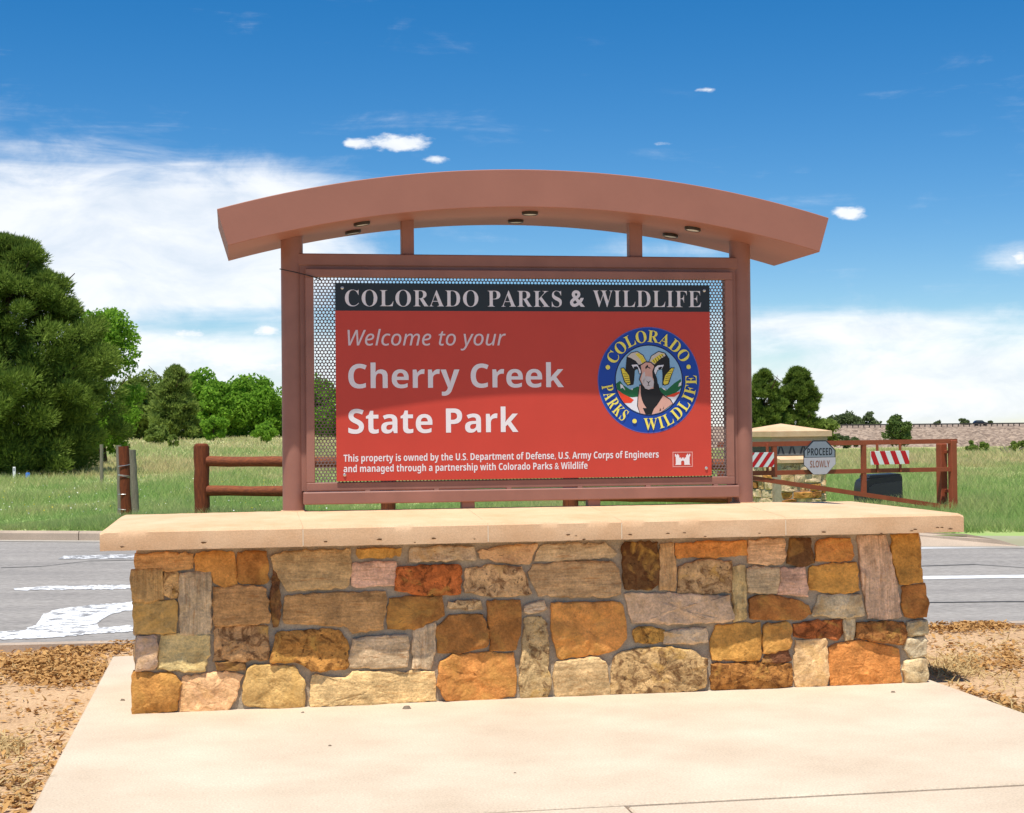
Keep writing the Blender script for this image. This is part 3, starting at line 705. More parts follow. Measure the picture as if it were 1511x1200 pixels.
# inner frame
u0, u1 = -1.337, 1.337; zs1, zs0 = 2.566, 1.279
fw = .052
b = SMB(); b.box(u0 - fw, u1 + fw, -.018, .05, zs1, zs1 + .05, .004); b.build('frame_rail', M_PAINT, sign)
b = SMB(); b.box(u0 - fw, u1 + fw, -.018, .05, zs0 - .052, zs0, .004); b.build('frame_rail', M_PAINT, sign)
for s in (-1, 1):
    a = sorted((s * u1, s * (u1 + fw))); b = SMB(); b.box(a[0], a[1], -.0165, .0485, zs0, zs1, .004); b.build('frame_stile', M_PAINT, sign)
b = SMB(); b.box(-UP, UP, .022, .045, zs1 + .049, z_a + .006); b.build('frame_backing', M_PAINT, sign)
for s in (-1, 1):
    a = sorted((s * (u1 + fw - .003), s * (UP - PR * .6))); b = SMB(); b.box(a[0], a[1], .02, .044, zs0 - .05, zs1 + .05); b.build('frame_backing', M_PAINT, sign)
zl1, zl0 = zs0 - .058, zs0 - .135
b = SMB(); b.box(-UP + .055, UP - .055, -.045, .09, zl0, zl1, .006); lr = b.build('bottom_rail', M_PAINT, sign)
for x in (543, 645, 752, 857, 958, 1058):
    u = U(x, 722, -.04); b = SMB(); b.box(u - .016, u + .016, -.022, .02, zl1 - .002, zl1 + .008, .002); b.build('weld_tab', M_PAINT, sign)
    b = SMB(); b.box(u - .02, u + .02, .02, .06, zs1 + .048, z_a + .008, .002); b.build('weld_tab', M_PAINT, sign)
for (xa, xb) in ((681, 700), (867, 885)):
    ua, ub = U(xa, 745, 0), U(xb, 745, 0); b = SMB(); b.box(ua, ub, -.02, .06, ZT + .03, zl0 + .002, .004); b.build('rail_foot', M_PAINT, sign)
# board on the screen
VBd = -.030
bl, bz1 = S(494, 417.5, VBd); br = U(1048.5, 560, VBd); bl = U(495.5, 560, VBd); bz0 = Z(497, 710.5, VBd); zband = Z(494, 458.5, VBd)
b = SMB(); b.box(bl, br, VBd, VBd + .004, bz0, zband, .0); board = b.build('sign_board', M_RED, sign)
b = SMB(); b.box(bl, br, VBd - .0006, VBd + .0045, zband, bz1, .0); b.build('header_band', M_BAND, board)
# slight bow of the thin board: gentle waves through more vertices
import bmesh
def bow(o):
    bm = bmesh.new(); bm.from_mesh(o.data)
    bmesh.ops.subdivide_edges(bm, edges=[e_ for e_ in bm.edges if abs(e_.verts[0].co.x - e_.verts[1].co.x) > .5], cuts=40, use_grid_fill=True)
    bmesh.ops.subdivide_edges(bm, edges=[e_ for e_ in bm.edges if abs(e_.verts[0].co.z - e_.verts[1].co.z) > .1], cuts=14, use_grid_fill=True)
    bm.to_mesh(o.data); bm.free()
def wav(u, z): return 0.0
# perforated screen (only the border shows, the board covers the rest)
pt = .0222; hr = .0083; Rh = pt / math.sqrt(3); V = []; Fs = []
rowh = pt * math.sqrt(3) / 2; nr = int((zs1 - zs0) / rowh) + 2; nc = int((u1 - u0) / pt) + 2
for r in range(nr):
    zc = zs1 - .010 - r * rowh
    if zc < zs0 - rowh: break
    for c in range(nc):
        ux = u0 + .006 + c * pt + (pt / 2 if r % 2 else 0)
        if ux > u1 + pt: break
        if bl + 2.5 * pt < ux < br - 2.5 * pt and bz0 + 3 * pt < zc < bz1 - 3 * pt: continue
        o = len(V)
        for q in range(12):
            a = q * math.pi / 6 + math.pi / 6; rad = Rh if q % 2 == 0 else pt / 2
            V.append((ux + rad * math.cos(a), .004, zc + rad * math.sin(a) + DZ))
        for q in range(12):
            a = q * math.pi / 6 + math.pi / 6; V.append((ux + hr * math.cos(a), .004, zc + hr * math.sin(a) + DZ))
        for q in range(12): Fs.append((o + q, o + (q + 1) % 12, o + 12 + (q + 1) % 12, o + 12 + q))
V = [(min(max(x, u0 - .02), u1 + .02), y, min(max(z, zs0 + DZ - .02), zs1 + DZ + .02)) for x, y, z in V]
scr = np_mesh('perforated_screen', V, Fs, M_PERF, sign)
sd = scr.modifiers.new('thick', 'SOLIDIFY'); sd.thickness = .002
for (x, y) in ((505, 425), (1039, 429), (508.5, 701), (1042, 691)):
    u, z = S(x, y, VBd); b = SMB(); b.tube([(u, VBd + .002, z), (u, VBd - .005, z), (u, VBd - .008, z)], [.010, .010, .005], 12); b.build('screw', M_STEEL, sign, smooth=40)
b = SMB(); p0 = S(413, 396, -.1); p1 = S(460, 408, -.03); p2 = S(474, 412, -.03)
b.tube([(p0[0], -.06, p0[1]), ((p0[0] + p1[0]) / 2, -.03, (p0[1] + p1[1]) / 2 + .004), (p1[0], -.028, p1[1]), (p2[0], -.01, p2[1])], .0035, 6); b.build('wire_tie', flat('wire_black', lin(.02, .02, .025), .5), sign)

# ---- lettering
def mconv(s, U_, l_):
    return ''.join(chr(U_ + ord(c) - 65) if 'A' <= c <= 'Z' else chr(l_ + ord(c) - 97) if 'a' <= c <= 'z' else c for c in s)
STY = {'serif': (0x1D400, 0x1D41A), 'bold': (0x1D5D4, 0x1D5EE), 'ital': (0x1D608, 0x1D622), 'sans': (0x1D5A0, 0x1D5BA)}
_cache = {}
def text_mesh(s, style, offset=0.0, space=1.0):
    key = (s, style, offset, space)
    if key in _cache: return _cache[key]
    c = bpy.data.curves.new('tmp', 'FONT'); c.body = mconv(s, *STY[style]) if style else s
    c.offset = offset; c.space_character = space; c.resolution_u = 4; c.fill_mode = 'FRONT'
    o = bpy.data.objects.new('tmp', c); COL.objects.link(o)
    dg = bpy.context.evaluated_depsgraph_get(); me = bpy.data.meshes.new_from_object(o.evaluated_get(dg))
    V = [v.co.copy() for v in me.vertices]; Fs = [tuple(p.vertices) for p in me.polygons]
    bpy.data.objects.remove(o); bpy.data.curves.remove(c); bpy.data.meshes.remove(me)
    _cache[key] = (V, Fs); return V, Fs
def put_text(name, s, style, xl, xr, yb, ycap, v, m, parent, offset=0.0, capch='H', space=1.0, layer=.0012, root=None):
    """print s on the board between two photo columns, baseline yb, capital top ycap (pixels at the left end)"""
    V, Fs = text_mesh(s, style, offset, space); H, _ = text_mesh(capch, style, offset)
    x0, x1 = min(p.x for p in V), max(p.x for p in V); hc = max(p.y for p in H)
    ua, zb = S(xl, yb, v); ub = U(xr, yb, v); zt_ = Z(xl, ycap, v)
    words = s.split(' ')
    for k, wd in enumerate(words):
        W, Wf = text_mesh(wd, style, offset, space); w0, w1 = min(p.x for p in W), max(p.x for p in W)
        full = text_mesh(' '.join(words[:k + 1]), style, offset, space)[0]; sh_ = max(p.x for p in full) - w1
        b = SMB(); b.add([(ua + (p.x + sh_ - x0) / (x1 - x0) * (ub - ua), v - layer, zb + p.y / hc * (zt_ - zb)) for p in W], Wf)
        b.build(name, m, parent, fix=False)
V1 = VBd - .0006
put_text('lettering', 'COLORADO PARKS', 'serif', 509, 829, 452, 428, V1, M_WHITE, board, -.008, 'D', 1.06)
put_text('lettering', '&', None, 841, 863, 452, 428, V1, M_WHITE, board, .022, 'H')
put_text('lettering', 'WILDLIFE', 'serif', 875, 1034.5, 453, 428.8, V1, M_WHITE, board, -.008, 'D', 1.06)
M_PALE = flat('print_pale', lin(.66, .56, .58), .45)
put_text('lettering', 'Welcome to your', 'ital', 513, 746.5, 509.8, 487, VBd, M_PALE, board, .004)
put_text('lettering', 'Cherry Creek', 'bold', 514, 832, 573, 537.5, VBd, M_WHITE, board)
put_text('lettering', 'State Park', 'bold', 514, 765, 640, 604, VBd, M_WHITE, board)
put_text('lettering', 'This property is owned by the U.S. Department of Defense, U.S. Army Corps of Engineers', 'bold', 507, 972, 681.5, 671.2, VBd, M_WHITE, board)
put_text('lettering', 'and managed through a partnership with Colorado Parks & Wildlife', 'bold', 507, 867, 697, 686.8, VBd, M_WHITE, board)

# ---- round emblem with the ram, drawn in the 1167x1200 grid of the enlarged photo
ecu, ecz = S(957.5, 561.1, VBd); ER = (Z(957.5, 482.7, VBd) - Z(957.5, 639.5, VBd)) / 2; ERU = (U(1032.7, 561, VBd) - U(882.3, 561, VBd)) / 2
def E2(x, y): return ecu + (x - 583) / 501 * ERU, ecz + (607 - y) / 522 * ER
C_ = {k: flat('emblem_' + k, lin(*c), .45) for k, c in dict(blue=(.008, .06, .36), navy=(.008, .02, .10), sky=(.24, .46, .66), white=(.72, .74, .78), green=(.012, .14, .05), red=(.72, .06, .02), pink=(.62, .36, .29), black=(.012, .012, .014), cream=(.58, .54, .46), yellow=(.74, .62, .06), grey=(.55, .52, .52), letter=(.82, .74, .12), rim=(.10, .12, .42)).items()}
lay = [.0010]
def disc(r, key, name):
    lay[0] += .00025; b = SMB(); b.add([(ecu + r * ERU * math.cos(q * math.pi / 36), VBd - lay[0], ecz + r * ER * math.sin(q * math.pi / 36)) for q in range(72)], [tuple(range(72))]); return b.build(name, C_[key], board, fix=False)
emblem = disc(1.0, 'rim', 'emblem'); disc(.985, 'blue', 'emblem_ring'); disc(.672, 'navy', 'emblem_outline'); disc(.648, 'sky', 'emblem_field')
def tri_poly(pts):
    from mathutils.geometry import tessellate_polygon
    return tessellate_polygon([[Vector((x, y, 0)) for x, y in pts]])
def shape(key, polys, name='emblem_shape', clip=True):
    lay[0] += .00025
    for pl in polys:
        b = SMB()
        pts = [(pl[q], pl[q + 1]) for q in range(0, len(pl), 2)]
        if clip:
            pp = []
            for x, y in pts:
                dx, dy = (x - 583) / 501, (y - 607) / 522; r = math.hypot(dx, dy); k = min(1, .648 / max(r, 1e-6)); pp.append((583 + dx * k * 501, 607 + dy * k * 522))
            pts = pp
        W = []
        for x, y in pts:
            a, z = E2(x, y); W.append((a, VBd - lay[0], z))
        b.add(W, tri_poly(pts)); b.build(name, C_[key], board, fix=False)
shape('white', [[300, 770, 480, 720, 500, 960, 400, 900, 330, 840], [700, 740, 900, 720, 900, 760, 830, 850, 760, 880]])
shape('green', [[248, 640, 300, 612, 332, 655, 400, 700, 470, 668, 520, 690, 500, 765, 420, 775, 380, 770, 330, 742, 262, 700], [650, 690, 700, 680, 760, 702, 830, 640, 895, 598, 925, 640, 915, 690, 840, 742, 760, 765, 690, 740]])
shape('white', [[300, 640, 325, 655, 350, 705, 322, 680, 305, 690], [705, 680, 735, 690, 755, 712, 725, 700], [880, 640, 905, 620, 900, 660, 870, 672], [405, 690, 415, 705, 425, 690]])
shape('red', [[262, 705, 330, 742, 395, 775, 432, 800, 405, 830, 335, 835, 290, 790], [735, 772, 885, 718, 890, 745, 830, 772]])
shape('black', [[488, 650, 470, 760, 463, 860, 485, 940, 610, 955, 710, 930, 822, 842, 795, 796, 725, 750, 690, 715, 676, 645]])
shape('pink', [[492, 660, 478, 760, 471, 860, 492, 930, 545, 945, 610, 945, 700, 920, 812, 840, 788, 803, 718, 758, 686, 722, 668, 650]])
shape('black', [[498, 650, 502, 760, 512, 800, 500, 770, 525, 835, 555, 882, 518, 880, 545, 948, 606, 948, 628, 888, 662, 850, 722, 758, 684, 700, 664, 640, 620, 690, 560, 690], [690, 880, 700, 905, 680, 915], [730, 860, 722, 890, 712, 895]])
shape('black', [[366, 378, 410, 334, 472, 322, 530, 360, 566, 430, 505, 465, 445, 512, 438, 600, 430, 650, 392, 660, 352, 600, 356, 480], [580, 430, 606, 366, 680, 322, 745, 338, 786, 398, 790, 482, 766, 560, 750, 650, 713, 660, 716, 560, 712, 502, 648, 472]])
shape('cream', [[372, 378, 412, 341, 470, 329, 525, 366, 556, 422, 515, 448, 482, 456, 455, 418, 405, 388], [588, 424, 612, 370, 680, 330, 738, 345, 748, 368, 700, 396, 660, 424, 640, 452, 612, 440]])
shape('yellow', [[450, 350, 480, 340, 524, 370, 552, 420, 515, 444, 495, 400], [605, 420, 640, 390, 700, 350, 735, 350, 700, 392, 640, 446]])
shape('black', [[x0, y0, x0 + 5, y0 - 3, x1 + 4, y1, x1 - 2, y1 + 3] for x0, y0, x1, y1 in ((470, 372, 496, 352), (484, 390, 514, 368), (496, 410, 530, 386), (506, 430, 544, 406), (622, 408, 640, 434), (642, 394, 660, 424), (664, 380, 682, 408), (686, 366, 706, 392), (706, 356, 726, 376))])
shape('black', [[304, 488, 338, 482, 394, 560, 408, 646, 372, 662, 338, 622, 314, 540], [798, 484, 836, 484, 806, 562, 776, 650, 733, 662, 714, 640, 734, 560]])
shape('yellow', [[311, 493, 334, 490, 386, 562, 399, 640, 374, 652, 346, 618, 322, 540], [803, 492, 828, 492, 798, 560, 768, 642, 736, 653, 722, 638, 742, 562]])
shape('black', [[x0, y0, x1, y1, x1 + 2, y1 + 5, x0, y0 + 5] for x0, y0, x1, y1 in ((330, 540, 366, 545), (336, 565, 380, 565), (342, 588, 388, 585), (350, 610, 392, 605), (360, 630, 396, 625), (345, 515, 360, 520), (760, 545, 800, 540), (752, 568, 792, 562), (744, 590, 784, 584), (738, 612, 776, 606), (774, 520, 808, 516))])
shape('black', [[404, 450, 474, 444, 498, 488, 520, 534, 488, 552, 474, 502, 424, 495], [738, 450, 668, 455, 624, 488, 614, 542, 650, 562, 668, 512, 716, 500]])
shape('white', [[412, 457, 468, 452, 490, 492, 512, 530, 490, 543, 480, 498, 430, 489], [730, 457, 670, 462, 632, 492, 622, 538, 648, 553, 664, 508, 710, 494]])
shape('black', [[430, 475, 462, 470, 480, 488, 470, 502, 440, 496], [672, 488, 700, 474, 715, 478, 700, 500, 680, 508]])
shape('black', [[494, 460, 548, 424, 604, 428, 646, 468, 632, 520, 660, 590, 668, 645, 634, 698, 570, 708, 514, 664, 484, 600, 504, 540]])
shape('pink', [[502, 464, 550, 433, 600, 437, 634, 470, 614, 520, 618, 580, 628, 600, 624, 690, 570, 700, 522, 660, 492, 600, 512, 540]])
shape('grey', [[520, 540, 540, 520, 548, 580, 520, 650, 505, 600], [526, 604, 556, 568, 604, 574, 630, 622, 624, 672, 580, 700, 545, 690, 520, 650]])
shape('black', [[548, 608, 576, 626, 604, 608, 580, 634, 572, 634], [572, 634, 580, 634, 578, 655, 596, 664, 576, 660, 556, 664, 574, 655], [545, 480, 570, 455, 575, 475, 600, 490, 590, 495, 570, 482, 550, 500]])
# ring lettering, letter by letter
def ring_text(s, a0, a1, rin, rout, inward):
    """serif capitals along the ring from angle a0 to a1 (degrees, clockwise from the top)"""
    b = SMB(); hcap = max(p.y for p in text_mesh('D', 'serif')[0]); ws = []
    for ch in s:
        V, _ = text_mesh(ch, 'serif'); ws.append(max(p.x for p in V) - min(p.x for p in V))
    gap = .10; tot = sum(ws) + gap * (len(s) - 1); pos = 0; lay_ = lay[0] + .0003
    for ch, w in zip(s, ws):
        V, Fs = text_mesh(ch, 'serif'); x0 = min(p.x for p in V); W = []
        for p in V:
            t = (pos + p.x - x0) / tot; h = p.y / hcap
            a = R(a0 + (a1 - a0) * (pos + w / 2) / tot); da = (p.x - x0 - w / 2) / tot * abs(R(a1 - a0)) * (rin + rout) / 2
            r = (rin + (rout - rin) * h) if not inward else (rout - (rout - rin) * h)
            tx, ty = math.cos(a), -math.sin(a)                    # clockwise tangent
            if inward: tx, ty = -tx, -ty
            W.append((ecu + ERU * (r * math.sin(a) + da * tx), VBd - lay_, ecz + ER * (r * math.cos(a) + da * ty)))
        b.add(W, Fs); pos += w + gap
    return b.build('ring_lettering', C_['letter'], board, fix=False)
ring_text('COLORADO', -65, 63, .715, .935, False)
ring_text('PARKS', -96, -153 + 7, .715, .935, True)
ring_text('WILDLIFE', 188, 84, .715, .935, True)
lay[0] += .0004
b = SMB()
for x, y in ((180, 480), (973, 478), (435, 1008)):
    a, z = E2(x, y); b.add([(a + .043 * ER * math.cos(q * math.pi / 8), VBd - lay[0], z + .043 * ER * math.sin(q * math.pi / 8)) for q in range(16)], [tuple(range(16))])
b.build('ring_dots', C_['letter'], board, fix=False)
# castle mark
b = SMB(); x0, z0 = S(992.5, 689.5, VBd); x1, z1 = S(1022, 666.5, VBd); th = .006; vv = VBd - .0012
for (a0, a1, c0, c1) in ((x0, x1, z0, z0 + th), (x0, x1, z1 - th, z1), (x0, x0 + th, z0 + th, z1 - th), (x1 - th, x1, z0 + th, z1 - th)):
    b.add([(a0, vv, c0), (a1, vv, c0), (a1, vv, c1), (a0, vv, c1)], [(0, 1, 2, 3)])
b.build('castle_border', flat('border_pink', lin(.68, .30, .27), .45), board, fix=False)
cw = [(.12, .14), (.42, .14), (.42, .34), (.46, .42), (.54, .42), (.58, .34), (.58, .14), (.88, .14), (.84, .22), (.84, .66), (.88, .70), (.88, .86), (.82, .86), (.82, .78), (.77, .78), (.77, .86), (.72, .86), (.72, .78), (.67, .78), (.67, .62), (.60, .62), (.60, .55), (.55, .55), (.55, .62), (.46, .62), (.46, .55), (.41, .55), (.41, .62), (.33, .62), (.33, .78), (.28, .78), (.28, .86), (.23, .86), (.23, .78), (.18, .78), (.18, .86), (.12, .86), (.12, .70), (.16, .66), (.16, .22)]
b = SMB(); b.add([(x0 + (x1 - x0) * a, vv, z0 + (z1 - z0) * c) for a, c in cw], tri_poly(cw)); b.build('castle_mark', M_WHITE, board, fix=False)

# ------------------------------------------------------------------ wooden fence
def fence_line(px):            # ground point on the fence line behind the kerb
    d = ray(px, 640); k = d.x / d.y
    # Y = far_y(X) + off
    off = 1.15
    m = (FL1.y - FL0.y) / (FL1.x - FL0.x); Y = (FL0.y - m * FL0.x + off) / (1 - m * k); return Vector((k * Y, Y, 0))
def log_mesh(b, p, q, r, seed, n=14, seg=10, taper=.0):
    rg = random.Random(seed); p, q = Vector(p), Vector(q); pts = []; rs = []
    L_ = (q - p).length
    for k in range(seg + 1):
        t = k / seg; c = p.lerp(q, t) + Vector((rg.gauss(0, r * .05), rg.gauss(0, r * .05), rg.gauss(0, r * .04))); pts.append(c); rs.append(r * (1 - taper * t) * rg.uniform(.95, 1.05))
    return b.tube(pts, rs, n)
fence = thing('log_fence', 'red-brown log rail fence with two rails behind the kerb, passing behind the sign', 'fence', fence_line(297))
fl0 = fence.location.copy()
posts = [fence_line(x) for x in (297, 572, 841, 1083)]
for k, p in enumerate(posts):
    top = .13 + (1.30 if k == 0 else 1.25); q = p - fl0; rad = .118 if k == 0 else .112
    b = MB(); log_mesh(b, (q.x, q.y, -.05), (q.x, q.y, top - .05), rad, 20 + k, 16, 8); 
    b.tube([(q.x, q.y, top - .055), (q.x, q.y, top - .015), (q.x, q.y, top)], [rad * .99, rad * .9, rad * .6], 16); b.build('post', M_WOOD, fence, smooth=45)
for k in range(3):
    a, c = posts[k] - fl0, posts[k + 1] - fl0
    for zl in (1.155 - .03 * k, .70 - .04 * k):
        b = MB(); d = (c - a).normalized(); log_mesh(b, (a.x + d.x * .1, a.y + d.y * .1, zl), (c.x - d.x * .1, c.y - d.y * .1, zl - .03), .078, int(zl * 100) + k, 12, 8); b.build('rail', M_RAIL, fence, smooth=45)

# lone posts on the left
def lone_post(name, label, px, ytop, Y, r, m, tilt=0.0, seed=1, wires=()):
    p = at(px, 700, Y); zt_ = at(px, ytop, Y).z; z0 = float(field_z(p.x, Y)) - .04
    t = thing(name, label, 'post', (p.x, Y, z0)); h = zt_ - z0
    b = MB(); log_mesh(b, (-tilt * h, 0, 0), (0, 0, h), r, seed, 12, 8, .05); b.build('shaft', m, t, smooth=45)
    for (zz, rr) in wires:
        b = MB(); b.tube([((r + .006) * math.cos(q * math.pi / 9), (r + .006) * math.sin(q * math.pi / 9), h * zz + rr * math.sin(q * math.pi / 9 * .5)) for q in range(19)], .006, 5); b.build('wire_loop', M_STEEL, t)
    return t
lone_post('fence_post', 'reddish stained post wrapped with wire at the roadside', 183, 658, 25.6, .086, M_WOOD, -.03, 3, ((.62, .03), (.60, .05), (.77, -.03), (.40, .0), (.20, .02)))
lone_post('fence_post', 'pale weathered grey post half hidden behind the wire-wrapped red one', 175.5, 657, 26.6, .05, M_GREY_WOOD, -.02, 5)
lone_post('fence_post', 'slanting dark grey post just right of the wire-wrapped red one', 195, 664, 26.9, .066, M_GREY_WOOD, -.05, 6)
lone_post('fence_post', 'thin grey fence post standing alone in front of the big pine', 150, 656, 44.0, .052, M_GREY_WOOD, .0, 7)
# small stakes under the big pine
p = at(21, 690, 52); z0 = float(field_z(p.x, 52)); t = thing('marker_stake', 'little white marker stake in the shade under the big pine', 'stake', (p.x, 52, z0))
b = MB(); b.box(-.045, .045, -.02, .02, -.05, .42, .01); b.build('stake', flat('stake_white', lin(.8, .8, .8), .6), t); b = MB(); b.box(-.03, .03, -.022, -.02, .28, .38); b.build('reflector', flat('stake_grey', lin(.3, .3, .35), .4), t)
p = at(41, 694, 51); z0 = float(field_z(p.x, 51)); t = thing('utility_marker', 'small blue stub in the grass under the big pine', 'marker', (p.x, 51, z0))
b = MB(); b.tube([(0, 0, -.05), (0, 0, .22), (0, 0, .25)], [.07, .07, .05], 12); b.build('stub', flat('marker_blue', lin(.03, .16, .55), .5), t, smooth=40)

# ------------------------------------------------------------------ gate
G1 = at(1403, 700, 26.2); G0 = at(1100, 700, 24.4); gz = .13
gx = Vector((G1.x - G0.x, G1.y - G0.y, 0)); GL = gx.length; grz = math.atan2(gx.y, gx.x)
gate = thing('swing_gate', 'red-brown steel swing gate with a slanting lower bar, right of the sign', 'gate', (G1.x, G1.y, gz), grz)
def gloc(px, py):     # gate-plane coordinates (a along, z) relative to gate origin
    d = ray(px, py); ux, uy = gx.x / GL, gx.y / GL; nx, ny = -uy, ux
    t = (G1.x * nx + G1.y * ny) / (d.x * nx + d.y * ny); X, Y = d.x * t - G1.x, d.y * t - G1.y
    return X * ux + Y * uy, CH + d.z * t - gz
def gbar(name, p, q, w=.075, dp=.06):
    a = gloc(*p); c = gloc(*q); b = MB(); b.beam((a[0], 0, a[1]), (c[0], 0, c[1]), dp, w); return b.build(name, M_GATE, gate)
gbar('top_bar', (1060, 656.5), (1411, 651)); gbar('middle_bar', (1060, 699.5), (1402, 692.5), .07); gbar('lower_bar', (1060, 698), (1409, 750), .07)
for (x, y0, y1, w) in ((1142, 658, 704, .075), (1274, 656, 728, .075)):
    gbar('upright', (x, y0), (x + .6, y1), w, .056)
a0 = gloc(1404, 650); a1 = gloc(1408, 752)
b = MB(); b.box(a0[0] - .045, a0[0] + .075, -.05, .05, a1[1], a0[1], .008); b.build('end_upright', M_GATE, gate)
# hinge post behind the end of the gate, down to the ground
b = MB(); a2 = gloc(1393, 655); a2 = (a2[0] + .14, a2[1]); b.box(a2[0] - .085, a2[0] + .055, .14, .27, -.1, a2[1], .01); hp = b.build('hinge_post', M_GATE, gate)
for zz in (.35, 1.0):
    b = MB(); b.box(a2[0] - .02, a0[0] + .03, .05, .14, zz, zz + .05, .004); b.build('hinge', M_GATE, gate)
b = MB(); b.beam((a2[0] - .06, .20, .75), (a2[0] + .04, .20, 1.15), .03, .05); b.beam((a2[0] - .06, .205, .15), (a2[0] + .04, .205, .6), .03, .05); b.build('brace', M_GATE, gate)
# octagon plate
o = gloc(1206.5, 675); ow = abs(gloc(1230, 675)[0] - gloc(1183, 675)[0]) / 2; oh = ow * .87
def octa(k, z): 
    c = math.tan(math.pi / 8); return [(o[0] + k * ow * x, z, o[1] + k * oh * y) for x, y in ((1, c), (c, 1), (-c, 1), (-1, c), (-1, -c), (-c, -1), (c, -1), (1, -c))]
b = MB(); b.add(octa(1, -.055) + octa(1, -.045), [tuple(range(8)), tuple(range(15, 7, -1))] + [(k, (k + 1) % 8, (k + 1) % 8 + 8, k + 8) for k in range(8)]); octo = b.build('octagon_plate', flat('plate_dark', lin(.03, .03, .04), .5), gate)
octo['label'] = 'octagonal plate, grey above and pale pink below, reading PROCEED SLOWLY'
c8 = math.tan(math.pi / 8); k = .93
b = MB(); ys = .02; P8 = [(1, c8), (c8, 1), (-c8, 1), (-1, c8)]
b.add([(o[0] + k * ow * x, -.0565, o[1] + k * oh * y) for x, y in P8 + [(-1, ys), (1, ys)]], [tuple(range(6))]); b.build('plate_top', flat('plate_grey', lin(.27, .28, .33), .5), octo, fix=False)
k = .985
b = MB(); b.add([(o[0] + k * ow * x, -.0565, o[1] + k * oh * y) for x, y in ((1, ys - .03), (-1, ys - .03), (-1, -c8), (-c8, -1), (c8, -1), (1, -c8))], [tuple(range(6))]); b.build('plate_bottom', flat('plate_pink', lin(.58, .50, .54), .5), octo, fix=False)
def gate_text(s, za, zb_, wid, m, y):
    V, Fs = text_mesh(s, 'bold'); x0, x1 = min(p.x for p in V), max(p.x for p in V); h = max(p.y for p in V)
    b = MB(); b.add([(o[0] - wid + (p.x - x0) / (x1 - x0) * 2 * wid, y, o[1] + za + p.y / h * (zb_ - za)) for p in V], Fs); b.build('lettering', m, octo, fix=False)
gate_text('PROCEED', oh * .13, oh * .55, ow * .78, flat('plate_ink', lin(.02, .02, .03), .5), -.0580); gate_text('SLOWLY', -oh * .58, -oh * .18, ow * .62, flat('plate_rust', lin(.33, .13, .09), .5), -.0580)
M_RR = flat('reflective_red', lin(.55, .008, .015), .4); M_RW = flat('reflective_white', lin(.78, .77, .74), .4)
def striped(x0, x1, y0, y1, label, lean, w, nstr, off):
    A = gloc(x0, y1); B = gloc(x1, y0); yy = -.075
    b = MB(); b.box(A[0], B[0], yy, yy + .02, A[1], B[1], .003); bd = b.build('striped_board', M_RW, gate); bd['label'] = label
    W, H = B[0] - A[0], B[1] - A[1]
    for k in range(-2, nstr):
        s0 = (k + off) * 2 * w; pl = [(s0, 0), (s0 + w, 0), (s0 + w + lean * H, H), (s0 + lean * H, H)]
        # clip to the board
        def clip(pl, f, inter):
            out = []
            for q in range(len(pl)):
                p_, n_ = pl[q], pl[(q + 1) % len(pl)]
                if f(p_): out.append(p_)
                if f(p_) != f(n_): out.append(inter(p_, n_))
            return out
        ix = lambda X: (lambda p_, n_: (X, p_[1] + (n_[1] - p_[1]) * (X - p_[0]) / (n_[0] - p_[0])))
        pl = clip(pl, lambda p_: p_[0] >= 0, ix(0)); 
        if len(pl) < 3: continue
        pl = clip(pl, lambda p_: p_[0] <= W, ix(W))
        if len(pl) < 3: continue
        b = MB(); b.add([(A[0] + x, yy - .0015, A[1] + z) for x, z in pl], [tuple(range(len(pl)))]); b.build('stripe', M_RR, bd, fix=False)
    for fx in (.2, .8):
        b = MB(); zz = A[0] + W * fx; b.box(zz - .018, zz + .018, yy + .021, yy + .05, gloc((x0 + x1) / 2, 697)[1], gloc((x0 + x1) / 2, 655)[1], .003); b.build('board_bracket', M_GATE, gate)
striped(1281, 1337, 665, 686, 'red and white striped board on the right-hand bay of the gate', -.45, .105, 4, .30)
striped(1098, 1138, 667.5, 690, 'red and white striped board on the gate next to the sign pillar', .85, .085, 5, .25)

# black utility box behind the gate
bp = at(1296, 720, 28.5); z0 = float(field_z(bp.x, bp.y)); t = thing('utility_box', 'black plastic bin with a rounded sloping lid in the grass behind the gate', 'bin', (bp.x, bp.y, z0 - .02), .1)
hb = at(1296, 699, 28.5).z - z0
prof = [(-.36, 0), (-.355, hb * .55), (-.34, hb * .74), (-.31, hb * .84), (-.24, hb * .90), (.31, hb * .98), (.34, hb * .96), (.35, 0)]
b = MB(); b.prism(prof, lambda a, c, d: (a, d, c), -.3, .3); b.build('body', M_BLACK, t, smooth=30)
b = MB(); b.prism([(-.26, hb * .91), (-.24, hb * 1.0), (.30, hb * 1.04), (.36, hb * .985)], lambda a, c, d: (a, d, c), -.27, .27); b.build('lid', M_BLACK, t)
b = MB(); b.prism([(-.30, hb * .30), (-.28, hb * .62), (-.18, hb * .74), (.33, hb * .82), (.33, hb * .30)], lambda a, c, d: (a, d, c), -.312, -.301); b.build('side_panel', flat('black_gloss', lin(.028, .03, .035), .3), t)

